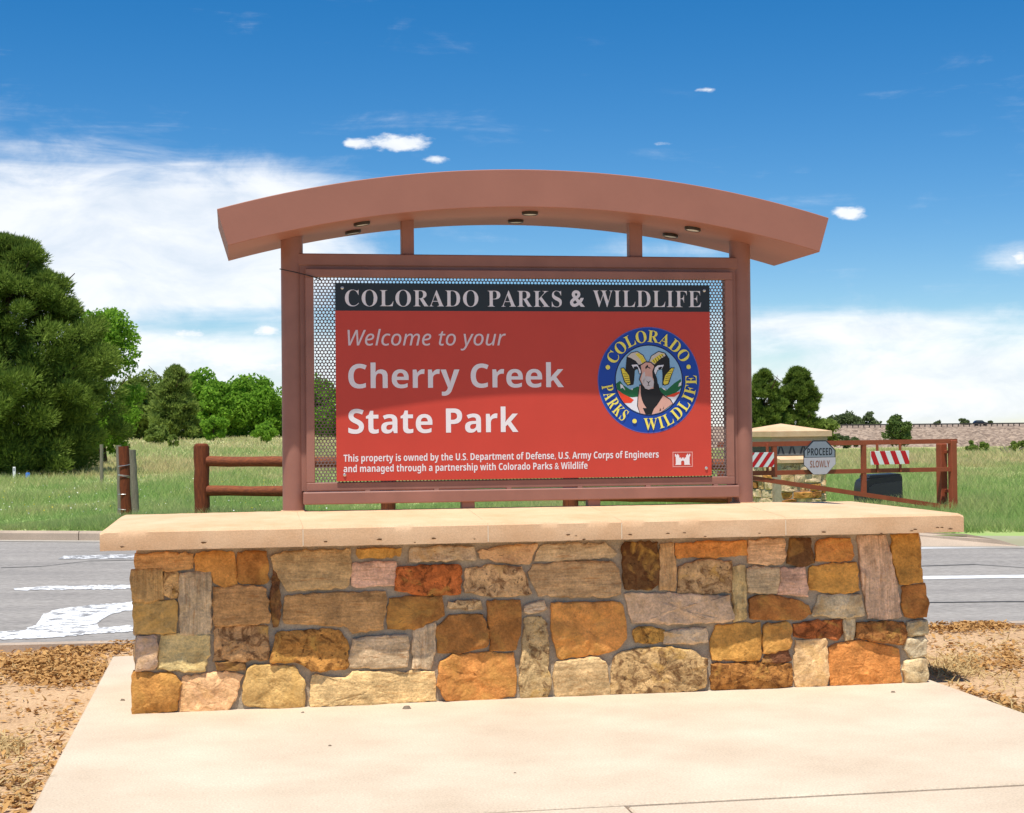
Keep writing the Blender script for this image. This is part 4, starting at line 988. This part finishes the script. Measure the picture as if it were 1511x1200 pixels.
# ------------------------------------------------------------------ stone column with pyramid cap
cp = at(1153, 700, 29.0); z0 = float(field_z(cp.x, cp.y)); CR = R(24)
colm = thing('stone_column', 'sandstone entrance column with a pale pyramid cap behind the gate', 'column', (cp.x, cp.y, z0), CR)
def zpx(y): return at(1160, y, 28.4).z - z0
hw = .57
b = MB(); zt_ = zpx(651); b.box(-hw, hw, -hw, hw, -.1, zt_); cc_ = b.build('mortar_core', M_MORTAR, colm)
b = MB(); b.box(-hw + .0, hw + .02, -hw - .02, hw, zpx(672), zt_ + .002); b.build('metal_band', mat('band_grey', lin(.16, .18, .18), .5, .1, 4), colm)
b = MB()
for k, uu in enumerate((-.42, -.18, .06, .3)):
    zz0, zz1 = zpx(670), zpx(659)
    b.add([(uu - .06, -hw - .023, zz0), (uu - .02, -hw - .023, zz0), (uu + .02, -hw - .023, zz1), (uu - .01, -hw - .023, zz1)], [(0, 1, 2, 3)]); b.add([(uu + .06, -hw - .023, zz0), (uu + .10, -hw - .023, zz0), (uu + .05, -hw - .023, zz1), (uu + .02, -hw - .023, zz1)], [(0, 1, 2, 3)])
b.build('band_ornament', flat('ornament_dark', lin(.03, .035, .045), .5), colm, fix=False)
he = .66; zb0, zb1, zpk = zpx(644.5), zpx(636.5), zpx(625)
b = MB(); b.box(-he + .06, he - .06, -he + .06, he - .06, zt_ - .03, zb0 + .003); b.build('cap_neck', M_CURB, colm)
b = MB(); b.add([(-he, -he, zb0), (he, -he, zb0), (he, he, zb0), (-he, he, zb0), (-he, -he, zb1), (he, -he, zb1), (he, he, zb1), (-he, he, zb1), (0, 0, zpk)], [(3, 2, 1, 0), (0, 1, 5, 4), (1, 2, 6, 5), (2, 3, 7, 6), (3, 0, 4, 7), (4, 5, 8), (5, 6, 8), (6, 7, 8), (7, 4, 8)]); b.build('pyramid_cap', M_CAP, colm)
zl = zpx(677)
b = MB(); b.add([(-hw - .02, -hw - .30, zl - .07), (hw - .2, -hw - .30, zl - .07), (hw - .2, -hw, zl - .07), (-hw - .02, -hw, zl - .07), (-hw - .02, -hw - .30, zl - .01), (hw - .2, -hw - .30, zl - .01), (hw - .2, -hw, zl + .05), (-hw - .02, -hw, zl + .05)], [(3, 2, 1, 0), (4, 5, 6, 7), (0, 1, 5, 4), (1, 2, 6, 5), (2, 3, 7, 6), (3, 0, 4, 7)]); b.build('ledge_slab', M_CAP, colm)
b = MB(); b.box(-hw + .02, hw - .26, -hw - .24, -hw + .01, -.1, zl - .072); lb = b.build('lower_wall', M_MORTAR, colm)
def col_courses(a0, a1, z0_, z1_, mapf, seed, parent):
    rg = random.Random(seed); z = z0_
    while z < z1_ - .03:
        hh = min(rg.uniform(.12, .24), z1_ - z)
        if z1_ - z - hh < .08: hh = z1_ - z
        a = a0
        while a < a1 - .02:
            ww = min(rg.uniform(.2, .42), a1 - a)
            if a1 - a - ww < .12: ww = a1 - a
            g_ = .012; q = [(a + g_, z + g_), (a + ww - g_, z + g_ * rg.uniform(.5, 2)), (a + ww - g_, z + hh - g_), (a + g_, z + hh - g_ * rg.uniform(.5, 2))]
            make_stone(q, mapf, srgb(*PAL[rg.choice(['T', 'G', 'GP', 'O', 'P', 'GR', 'B', 'WH', 'WH'])]), rg.choice('pphm'), parent, rg.randrange(10 ** 6), step=.12, relief=.02, proud=.025); a += ww
        z += hh
col_courses(-hw, hw, .0, zpx(672) - .01, lambda a, z, d: (hw + d, a, z), 31, cc_)
col_courses(-hw, hw, .0, zpx(672) - .01, lambda a, z, d: (-hw - d, a, z), 33, cc_)
col_courses(hw - .25, hw, .0, zpx(672) - .01, lambda a, z, d: (a, -hw - d, z), 32, cc_)
col_courses(-hw + .02, hw - .26, .0, zl - .08, lambda a, z, d: (a, -hw - .24 - d, z), 34, lb)

# ------------------------------------------------------------------ dam with guardrail and car
D0, D1 = 470.0, 500.0
def crest_z(px): return at(px, 630.5, D1).z
zc_ = at(1400, 630.5, D1).z
b = MB(); V = []; xs2 = np.linspace(-60, 330, 260); rg = random.Random(5)
for x in xs2:
    j = mnoise.noise((x * .05, 0, 0)) * 1.2
    V += [(x, D0 - 14 + j, -9), (x, D0 + j, -6.2 + j * .2 + rg.uniform(-.5, .5)), (x, D1 - 6 + rg.uniform(-.6, .6), zc_ - .2 + rg.uniform(-.25, .12)), (x, D1 - 4, zc_), (x, D1 + 8, zc_ + .8), (x, D1 + 40, -9)]
Fs = []
for k in range(len(xs2) - 1):
    for q in range(5): Fs.append((k * 6 + q, k * 6 + 6 + q, k * 6 + 7 + q, k * 6 + 1 + q))
b.add(V, Fs)
def riprap():
    m = bpy.data.materials.new('riprap'); m.use_nodes = True; nt = m.node_tree; N = nt.nodes; L = nt.links; p = N['Principled BSDF']; p.inputs['Roughness'].default_value = .95
    g = N.new('ShaderNodeNewGeometry'); v = N.new('ShaderNodeTexVoronoi'); v.inputs['Scale'].default_value = 1.05; v.inputs['Randomness'].default_value = 1.0; L.new(g.outputs['Position'], v.inputs['Vector'])
    cr = N.new('ShaderNodeValToRGB'); L.new(v.outputs['Color'], cr.inputs[0]); e = cr.color_ramp.elements; e[0].position = .2; e[0].color = lin(.20, .14, .10); e[1].position = .8; e[1].color = lin(.41, .305, .22)
    L.new(cr.outputs[0], p.inputs['Base Color']); bu = N.new('ShaderNodeBump'); bu.inputs['Strength'].default_value = 1; bu.inputs['Distance'].default_value = .6; bu.invert = True
    L.new(v.outputs['Distance'], bu.inputs['Height']); L.new(bu.outputs[0], p.inputs['Normal']); return m
tag(b.build('dam_embankment', riprap(), fix=False), kind='structure')
gr = thing('guardrail', 'long dark guardrail with many posts along the top of the far dam', 'guardrail', (80, D1 - 2.5, zc_ + .1))
M_GRW = flat('rail_dark', lin(.06, .05, .045), .8)
pm = MB(); pm.box(-.14, .14, -.1, .1, -.3, 1.05); first = None
x0 = at(1215, 630, D1).x - 80; k = 0
while x0 + k * 1.75 < at(1560, 630, D1).x - 80:
    if first is None: first = pm.build('rail_post', M_GRW, gr); first.location = (x0, 0, 0)
    else:
        c = first.copy(); COL.objects.link(c); c.parent = gr; c.location = (x0 + k * 1.75, 0, 0)
    k += 1
b = MB(); b.box(x0, x0 + k * 1.75, -.18, -.10, .72, 1.12); b.build('rail_beam', M_GRW, gr)
# dark car on the dam road
cpos = at(1447, 628, D1 + 2); car = thing('car', 'dark blue car driving along the top of the far dam', 'car', (cpos.x, D1 + 2, zc_ + .4))
prof = [(-2.25, .35), (-2.3, .8), (-2.2, 1.05), (-1.7, 1.55), (-1.2, 1.72), (.3, 1.7), (1.1, 1.12), (2.1, .95), (2.28, .7), (2.25, .35)]
b = MB(); b.prism(prof, lambda a, c, d: (a, d, c), -.9, .9); b.build('body', flat('car_paint', lin(.012, .016, .035), .25), car, smooth=30)
b = MB(); b.prism([(-1.75, 1.1), (-1.5, 1.5), (-1.1, 1.62), (-.35, 1.62), (-.35, 1.12)], lambda a, c, d: (a, d, c), -.915, -.9); b.build('window', flat('car_glass', lin(.05, .07, .09), .1), car)
b = MB(); b.prism([(-.25, 1.12), (-.25, 1.62), (.28, 1.6), (.95, 1.12)], lambda a, c, d: (a, d, c), -.915, -.9); b.build('window', bpy.data.materials['car_glass'], car)
for wx in (-1.4, 1.4):
    for wy in (-.86, .86):
        b = MB(); b.tube([(wx, wy - .1, .35), (wx, wy + .1, .35)], .35, 16); w = b.build('wheel', flat('tyre', lin(.015, .015, .015), .9) if 'tyre' not in bpy.data.materials else bpy.data.materials['tyre'], car, smooth=40)
b = MB(); b.box(2.2, 2.29, -.75, -.45, .68, .85); b.build('headlight', flat('car_lamp', lin(.7, .7, .7), .2), car)

# ------------------------------------------------------------------ vegetation
LM = {'pine': leaf_mat('pine_needles', lin(.035, .075, .012), lin(.290, .390, .075), .32, 1.6),
      'leaf': leaf_mat('bright_leaves', lin(.095, .230, .018), lin(.310, .520, .065), .5, .35),
      'olive': leaf_mat('olive_leaves', lin(.110, .180, .030), lin(.310, .390, .095), .48, .35),
      'spruce': leaf_mat('spruce_needles', lin(.055, .110, .030), lin(.200, .265, .075), .35, .5),
      'far': leaf_mat('far_leaves', lin(.070, .110, .040), lin(.190, .230, .100), .4, .3)}
def quads(C, A, B, name, m, parent):
    """leaf quads: centres C, half axes A and B"""
    n = len(C); V = np.stack([C - A, C - B * .6, C + A, C + B * .6], 1).reshape(-1, 3); T = np.arange(4 * n).reshape(-1, 4); return np_mesh(name, V, T, m, parent)
def rdir(rg, n):
    v = rg.normal(size=(n, 3)); return v / np.linalg.norm(v, axis=1, keepdims=True)
def tree_root(name, label, cat, px, Y, group=None, z=None):
    p = at(px, 640, Y); zz = float(field_z(p.x, Y)) if z is None else z
    return thing(name, label, cat, (p.x, Y, zz - .05), 0, group)
def trunk(root, h, r, seed, limbs=5, lean=.0):
    rg = random.Random(seed); b = MB(); pts = [(lean * t * h + rg.gauss(0, r * .25), rg.gauss(0, r * .25), h * t) for t in (0, .12, .3, .5, .75, 1)]
    b.tube(pts, [r * 1.3, r, r * .85, r * .7, r * .42, r * .12], 9)
    for k in range(limbs):
        t = rg.uniform(.2, .8); a = rg.uniform(0, 6.28); L_ = h * rg.uniform(.22, .4); o = Vector((lean * t * h, 0, h * t)); d = Vector((math.cos(a), math.sin(a), rg.uniform(.3, .9)))
        b.tube([o, o + d * L_ * .5, o + d * L_ + Vector((0, 0, L_ * .1))], [r * .45, r * .28, r * .08], 6)
    return b.build('trunk', M_BARK, root, smooth=50)
def decid(name, label, px, Y, ytop, halfw, mk, seed, n=9000, leaf=.16, group=None, base=.12, cat='tree', lobes=26, z=None, yb=None):
    root = tree_root(name, label, cat, px, Y, group, z); rg = np.random.default_rng(seed)
    h = at(px, ytop, Y).z - root.location.z; w = halfw * Y / F
    trunk(root, h * .8, max(.03, h * .022), seed)
    # lobes: leafy balls spread through the crown
    cs = []; lobes = int(lobes * 1.6)
    while len(cs) < lobes:
        p = rg.uniform(-1, 1, 3); 
        if (p ** 2).sum() < 1 and (p[0] ** 2 + p[1] ** 2 + p[2] ** 2) > .12: cs.append(p)
    cs = np.array(cs); zc = h * (base + 1) / 2; hz = h * (1 - base) / 2; wide = np.where(cs[:, 2] < 0, 1.12, 1.0)
    C = np.stack([cs[:, 0] * w * .84 * wide, cs[:, 1] * w * .84 * wide, zc + cs[:, 2] * hz * .84], 1)
    rr = rg.uniform(.20, .38, lobes) * min(w, hz) * 1.15
    k = rg.integers(0, lobes, n); d = rdir(rg, n); rad = rr[k] * rg.uniform(.25, 1.12, n) ** .55
    P = C[k] + d * rad[:, None] * np.array([1.1, 1.1, .85]); P[:, 2] = np.maximum(P[:, 2], .05 * h * (base > .05) + rg.uniform(0, .1, n))
    a = rdir(rg, n); b_ = np.cross(a, rdir(rg, n)); b_ /= np.linalg.norm(b_, axis=1, keepdims=True) + 1e-9
    s = leaf * rg.uniform(.6, 1.35, n)[:, None]
    quads(P, a * s, b_ * s * .85, 'crown', LM[mk], root); return root
def conifer(name, label, px, Y, ytop, halfw, mk, seed, nb=420, per=260, needle=.2, width=.022, shape=1.0, base=.04, group=None, cat='tree', top_round=.0, lean=0.0):
    root = tree_root(name, label, cat, px, Y, group); rg = np.random.default_rng(seed)
    h = at(px, ytop, Y).z - root.location.z; w = halfw * Y / F; trunk(root, h * .92, h * .022, seed, 9)
    Ps = []; Ds = []
    t = base + (1 - base) * rg.uniform(0, 1, nb) ** 1.15
    prof = (1 - t) ** shape * (1 - top_round) + top_round * np.sqrt(np.clip(1 - ((t - .38) / .62) ** 2, 0, 1))
    prof = np.clip(prof, .03, 1) * np.clip(.70 + 1.1 * t, 0, 1)
    ang = rg.uniform(0, 2 * np.pi, nb)
    prof *= 1 + np.array([.34 * mnoise.noise((1.3 * math.cos(a_), 1.3 * math.sin(a_), 5.5 * t_ + seed)) for a_, t_ in zip(ang, t)])
    prof *= rg.uniform(.66, 1.13, nb)
    rr = w * prof * rg.uniform(.2, 1, nb) ** .38
    tc = np.stack([rr * np.cos(ang), rr * np.sin(ang), h * t * .97 + .05 * rr], 1)
    cr = (.07 * w + .06 * w * (1 - t)) * rg.uniform(.7, 1.35, nb)
    k = np.repeat(np.arange(nb), per); n = len(k)
    d = rdir(rg, n); P = tc[k] + d * (cr[k] * rg.uniform(.1, 1.05, n) ** .5)[:, None] * np.array([1.1, 1.1, .8])
    out = np.stack([np.cos(ang), np.sin(ang), np.full(nb, .55)], 1)[k]; dd = d * 1.0 + out * .5 + rdir(rg, n) * .5 + np.array([0, 0, .45]); dd /= np.linalg.norm(dd, axis=1, keepdims=True)
    sd = np.cross(dd, rdir(rg, n)); sd /= np.linalg.norm(sd, axis=1, keepdims=True) + 1e-9
    L_ = needle * rg.uniform(.6, 1.3, n)[:, None]; W_ = width * rg.uniform(.7, 1.3, n)[:, None]
    V = np.stack([P - sd * W_, P + sd * W_, P + dd * L_], 1).reshape(-1, 3)
    np_mesh('crown', V, np.arange(3 * n).reshape(-1, 3), LM[mk], root); return root

GT = 'trees beyond the field'
conifer('pine_tree', 'huge dark pine filling the left edge of the picture', 12, 56, 345, 168, 'pine', 1, 820, 420, .17, .022, .75, .0, None, top_round=.62)
decid('deciduous_tree', 'light green leafy tree showing beside the right flank of the huge pine', 150, 66, 437, 62, 'leaf', 2, 26000, .085, None, .0, lobes=36)
decid('field_tree', 'olive green tree just right of the huge pine in the tree line', 208, 168, 548, 46, 'olive', 3, 14000, .22, GT, -.12)
conifer('spruce_tree', 'darker pointed spruce rising in the middle of the left tree line', 258, 160, 540, 44, 'olive', 4, 360, 80, .42, .09, .55, .0, GT)
decid('field_tree', 'bright green tree directly right of the pointed spruce', 306, 182, 545, 44, 'leaf', 5, 14000, .24, GT, -.12)
decid('field_tree', 'bright green tree in the tree line nearest the left sign pillar', 372, 186, 551, 52, 'leaf', 6, 15000, .24, GT, -.12)
decid('field_tree', 'yellow-green tree filling the gap between the olive tree and the spruce', 232, 190, 556, 34, 'leaf', 61, 8000, .24, GT, -.12)
decid('field_tree', 'bright green tree between the two tallest bright trees left of the sign', 340, 196, 556, 36, 'leaf', 62, 8000, .24, GT, -.12)
decid('field_tree', 'bright green tree seen through the holes left of the red board', 470, 188, 556, 60, 'leaf', 7, 14000, .26, GT, -.12)
decid('field_tree', 'green tree hidden mostly behind the red board', 560, 195, 575, 60, 'olive', 8, 6000, .26, GT, -.12)
decid('field_bush', 'bright round bush in front of the trees left of the sign', 315, 150, 611, 26, 'leaf', 9, 3500, .16, GT, .02, 'bush', 14)
decid('field_bush', 'small bright bush alone beside the left sign pillar', 391, 128, 618, 17, 'leaf', 10, 2600, .13, GT, .02, 'bush', 12)
decid('field_bush', 'low olive bush at the foot of the pointed spruce', 232, 130, 625, 22, 'olive', 11, 2400, .15, GT, .0, 'bush', 12)
decid('field_bush', 'tiny sapling bush in the dry grass left of the spruce', 256, 110, 640, 7, 'olive', 12, 900, .09, GT, .0, 'bush', 8)
GT2 = 'trees on the right'
conifer('pine_tree', 'dark pine close against the right sign pillar', 1128, 118, 547, 36, 'pine', 13, 230, 190, .34, .05, .7, .04, GT2, top_round=.75)
conifer('pine_tree', 'rounded dark pine above the pyramid cap of the stone column', 1178, 122, 543, 36, 'pine', 14, 240, 200, .34, .05, .7, .04, GT2, top_round=.8)
decid('field_tree', 'low olive tree beside the pines above the column cap', 1212, 128, 612, 24, 'olive', 15, 3500, .15, GT2, .02, lobes=14)
decid('field_tree', 'dark green round tree standing alone before the dam', 1327, 300, 611, 20, 'spruce', 16, 5200, .28, GT2, .08, lobes=18)
decid('field_bush', 'low dark bush at the dam foot just right of the column cap', 1246, 330, 639, 22, 'far', 17, 2600, .28, GT2, .0, 'bush', 12)
for k, (px, yt, hw_, lab) in enumerate(((1232, 610, 18, 'leftmost grey-green tree peeping over the dam crest'), (1256, 604, 22, 'tallest grey-green tree peeping over the dam crest'), (1282, 607, 16, 'right tree of the three that rise behind the dam crest'))):
    decid('far_tree', lab, px, 545, yt, hw_, 'far', 30 + k, 2600, .5, 'trees behind the dam', .02, lobes=14, z=-3.0)
for k, (px, yt, hw_, lab) in enumerate(((1384, 621, 9, 'small bush on the dam crest left of the guardrail middle'), (1422, 617, 10, 'small bush on the dam crest just left of the dark car'), (1460, 621, 6, 'tiny bush on the dam crest just right of the dark car'))):
    decid('crest_bush', lab, px, 508, yt, hw_, 'far', 40 + k, 900, .38, 'bushes on the dam', .0, 'bush', 9, z=zc_ - .6)
decid('field_bush', 'yellow-green shrub in the field below the dark car', 1443, 88, 648, 18, 'olive', 50, 2600, .07, 'shrubs in the right field', .0, 'bush', 12)
decid('field_bush', 'yellow-green shrub at the right edge of the field', 1508, 84, 648, 20, 'olive', 51, 2600, .07, 'shrubs in the right field', .0, 'bush', 12)
p = at(1490, 664, 80); t = thing('dead_branch', 'bare dead branch lying in the field before the right-edge shrub', 'branch', (p.x, 80, float(field_z(p.x, 80)))); rg = random.Random(4)
for k in range(7):
    a = rg.uniform(-1, 1); b = MB(); b.tube([(a * .3, 0, 0), (a * .6 + rg.uniform(-.2, .2), rg.uniform(-.3, .3), .25), (a * 1.1, rg.uniform(-.4, .4), rg.uniform(.3, .6))], [.03, .02, .006], 5); b.build('twig', M_GREY_WOOD, t)

# grass blades over the field
def blades(name, n, y0, y1, h0, h1, wfac, seed, m, xlo=-.37, xhi=.37, power=1.0):
    rg = np.random.default_rng(seed)
    u = rg.uniform(0, 1, n)
    Y = 1 / (1 / y0 + (1 / y1 - 1 / y0) * u)             # denser close by
    X = Y * rg.uniform(xlo, xhi, n)
    # gather into tufts
    tx = np.round(X / .35) * .35; ty = np.round(Y / .35) * .35; pull = rg.uniform(0, .55, n)
    X = X + (tx - X) * pull; Y = Y + (ty - Y) * pull
    fy = FL0.y + (FL1.y - FL0.y) * (X - FL0.x) / (FL1.x - FL0.x) + .22
    Y = np.where(Y < fy, fy + rg.uniform(0, 1.5, n), Y)
    Zb = field_z(X, Y)
    hv = .75 + .5 * np.sin(X * .8 + 2 * np.sin(Y * .31)) * np.sin(Y * .47 + X * .13)
    H = rg.uniform(h0, h1, n) * hv; a = rg.uniform(0, 2 * np.pi, n); le = rg.uniform(.25, 1.5, n) * H
    W = wfac * Y * rg.uniform(.6, 1.4, n)
    sx, sy = np.cos(a) * W, np.sin(a) * W * .3; b2 = rg.uniform(0, 2 * np.pi, n)
    V = np.stack([np.stack([X - sx, Y - sy, Zb - .03], 1), np.stack([X + sx, Y + sy, Zb - .03], 1), np.stack([X + np.cos(b2) * le, Y + np.sin(b2) * le, Zb + H], 1)], 1).reshape(-1, 3)
    return tag(np_mesh(name, V, np.arange(3 * n).reshape(-1, 3), m), 'rough grass and weeds of the roadside field', 'grass', kind='stuff')
blades('field_grass', 230000, 21.5, 60, .09, .30, .00030, 1, M_GRASS)
blades('far_grass', 120000, 55, 190, .12, .42, .00040, 2, M_GRASS)
# dry tall stand at the foot of the left trees
rg = np.random.default_rng(9); n = 9000
# wild flowers
n = 420; Y = 1 / (1 / 24 + (1 / 48 - 1 / 24) * rg.uniform(0, 1, n)); X = Y * rg.uniform(-.36, -.10, n); fy = far_y(X) + .4; Y = np.maximum(Y, fy); Zf = field_z(X, Y) + rg.uniform(.15, .32, n)
s = rg.uniform(.008, .018, n)[:, None]; Cn = np.stack([X, Y, Zf], 1); A = rdir(rg, n) * s; B = np.cross(A, rdir(rg, n)); 
fl = quads(Cn[:300], A[:300], B[:300] * 1.2, 'white_flowers', flat('petal_white', lin(.75, .74, .66), .8), None); tag(fl, 'scattered small white flowers in the left field', 'flowers', kind='stuff')
fl = quads(Cn[300:], A[300:] * 1.1, B[300:] * 1.3, 'yellow_flowers', flat('petal_yellow', lin(.75, .60, .03), .8), None); tag(fl, 'scattered small yellow flowers in the left field', 'flowers', kind='stuff')

# leaf litter and straw on the dirt
def inside_pad(X, Y):
    a = (X - SX) * cT + (Y - SY) * sT; c = -(X - SX) * sT + (Y - SY) * cT
    return (a > SA - .01) & (a < SB + .01) & (c < QB + .02) & (c > -20)
def litter(name, label, regions, size, m, seed, thin=1.0, up=.35, lift=.012):
    rg = np.random.default_rng(seed); Cs = []
    for (x0, y0, x1, y1, sx, sy, n) in regions:
        t = rg.uniform(0, 1, n); px = x0 + (x1 - x0) * t + rg.normal(0, sx, n); py = y0 + (y1 - y0) * t + rg.normal(0, sy, n)
        for a, c in zip(px, py):
            p = gp(a, c, -.01); Cs.append((p.x, p.y))
    Cs = np.array(Cs); keep = ~inside_pad(Cs[:, 0], Cs[:, 1]) & (Cs[:, 1] < near_y(Cs[:, 0]) - .02); Cs = Cs[keep]; n = len(Cs)
    Zg = np.array([ground_z(x, y) for x, y in Cs]) + lift * rg.uniform(.3, 2.2, n)
    C = np.stack([Cs[:, 0], Cs[:, 1], Zg], 1); a = rg.uniform(0, 2 * np.pi, n); s = size * rg.uniform(.35, 1.35, n)
    A = np.stack([np.cos(a) * s, np.sin(a) * s, rg.normal(0, up, n) * s], 1); B = np.stack([-np.sin(a) * s * thin, np.cos(a) * s * thin, rg.normal(0, up, n) * s * thin], 1)
    # curled leaf: two triangles folded along the midrib
    L0, L1 = C - A, C + A; W0, W1 = C + B + np.array([0, 0, 1]) * (s * .35 * thin)[:, None], C - B + np.array([0, 0, 1]) * (s * .35 * thin)[:, None]
    V = np.stack([L0, W0, L1, W1], 1).reshape(-1, 3); i = np.arange(n)[:, None] * 4; T = np.concatenate([i + [0, 1, 2], i + [0, 2, 3]])
    return tag(np_mesh(name, V, T, m), label, 'leaves', kind='stuff')
litter('leaf_litter', 'orange-brown fallen leaves heaped along the kerb and pad edges', [
    (0, 975, 150, 990, 25, 9, 2600), (60, 962, 190, 950, 20, 6, 1500), (20, 1000, 120, 1003, 30, 6, 420), (150, 945, 200, 943, 14, 4, 600), (0, 1130, 80, 1120, 40, 26, 240), (0, 1180, 60, 1180, 30, 18, 240), (80, 1100, 110, 1040, 10, 14, 90),
    (1370, 926, 1470, 922, 22, 4, 1300), (1440, 924, 1530, 924, 30, 5, 420), (1420, 975, 1511, 982, 26, 6, 260), (1480, 955, 1500, 978, 8, 10, 240), (1420, 1025, 1511, 1050, 14, 6, 420), (1380, 950, 1511, 955, 40, 8, 160), (0, 1040, 120, 1060, 50, 22, 160)],
    .022, M_LITTER, 1, .55)
litter('dry_straw', 'pale dry grass lying over the bare dirt beside the wall', [
    (1368, 985, 1440, 985, 16, 10, 1100), (1440, 1000, 1511, 1000, 40, 14, 250), (1440, 1040, 1511, 1055, 20, 6, 700), (1380, 950, 1511, 960, 40, 14, 500), (0, 1130, 70, 1170, 40, 26, 420), (0, 1050, 110, 1080, 40, 30, 160), (0, 985, 150, 985, 30, 10, 300), (0, 1095, 30, 1095, 12, 8, 300)],
    .045, M_STRAW, 2, .09, .45, .01)
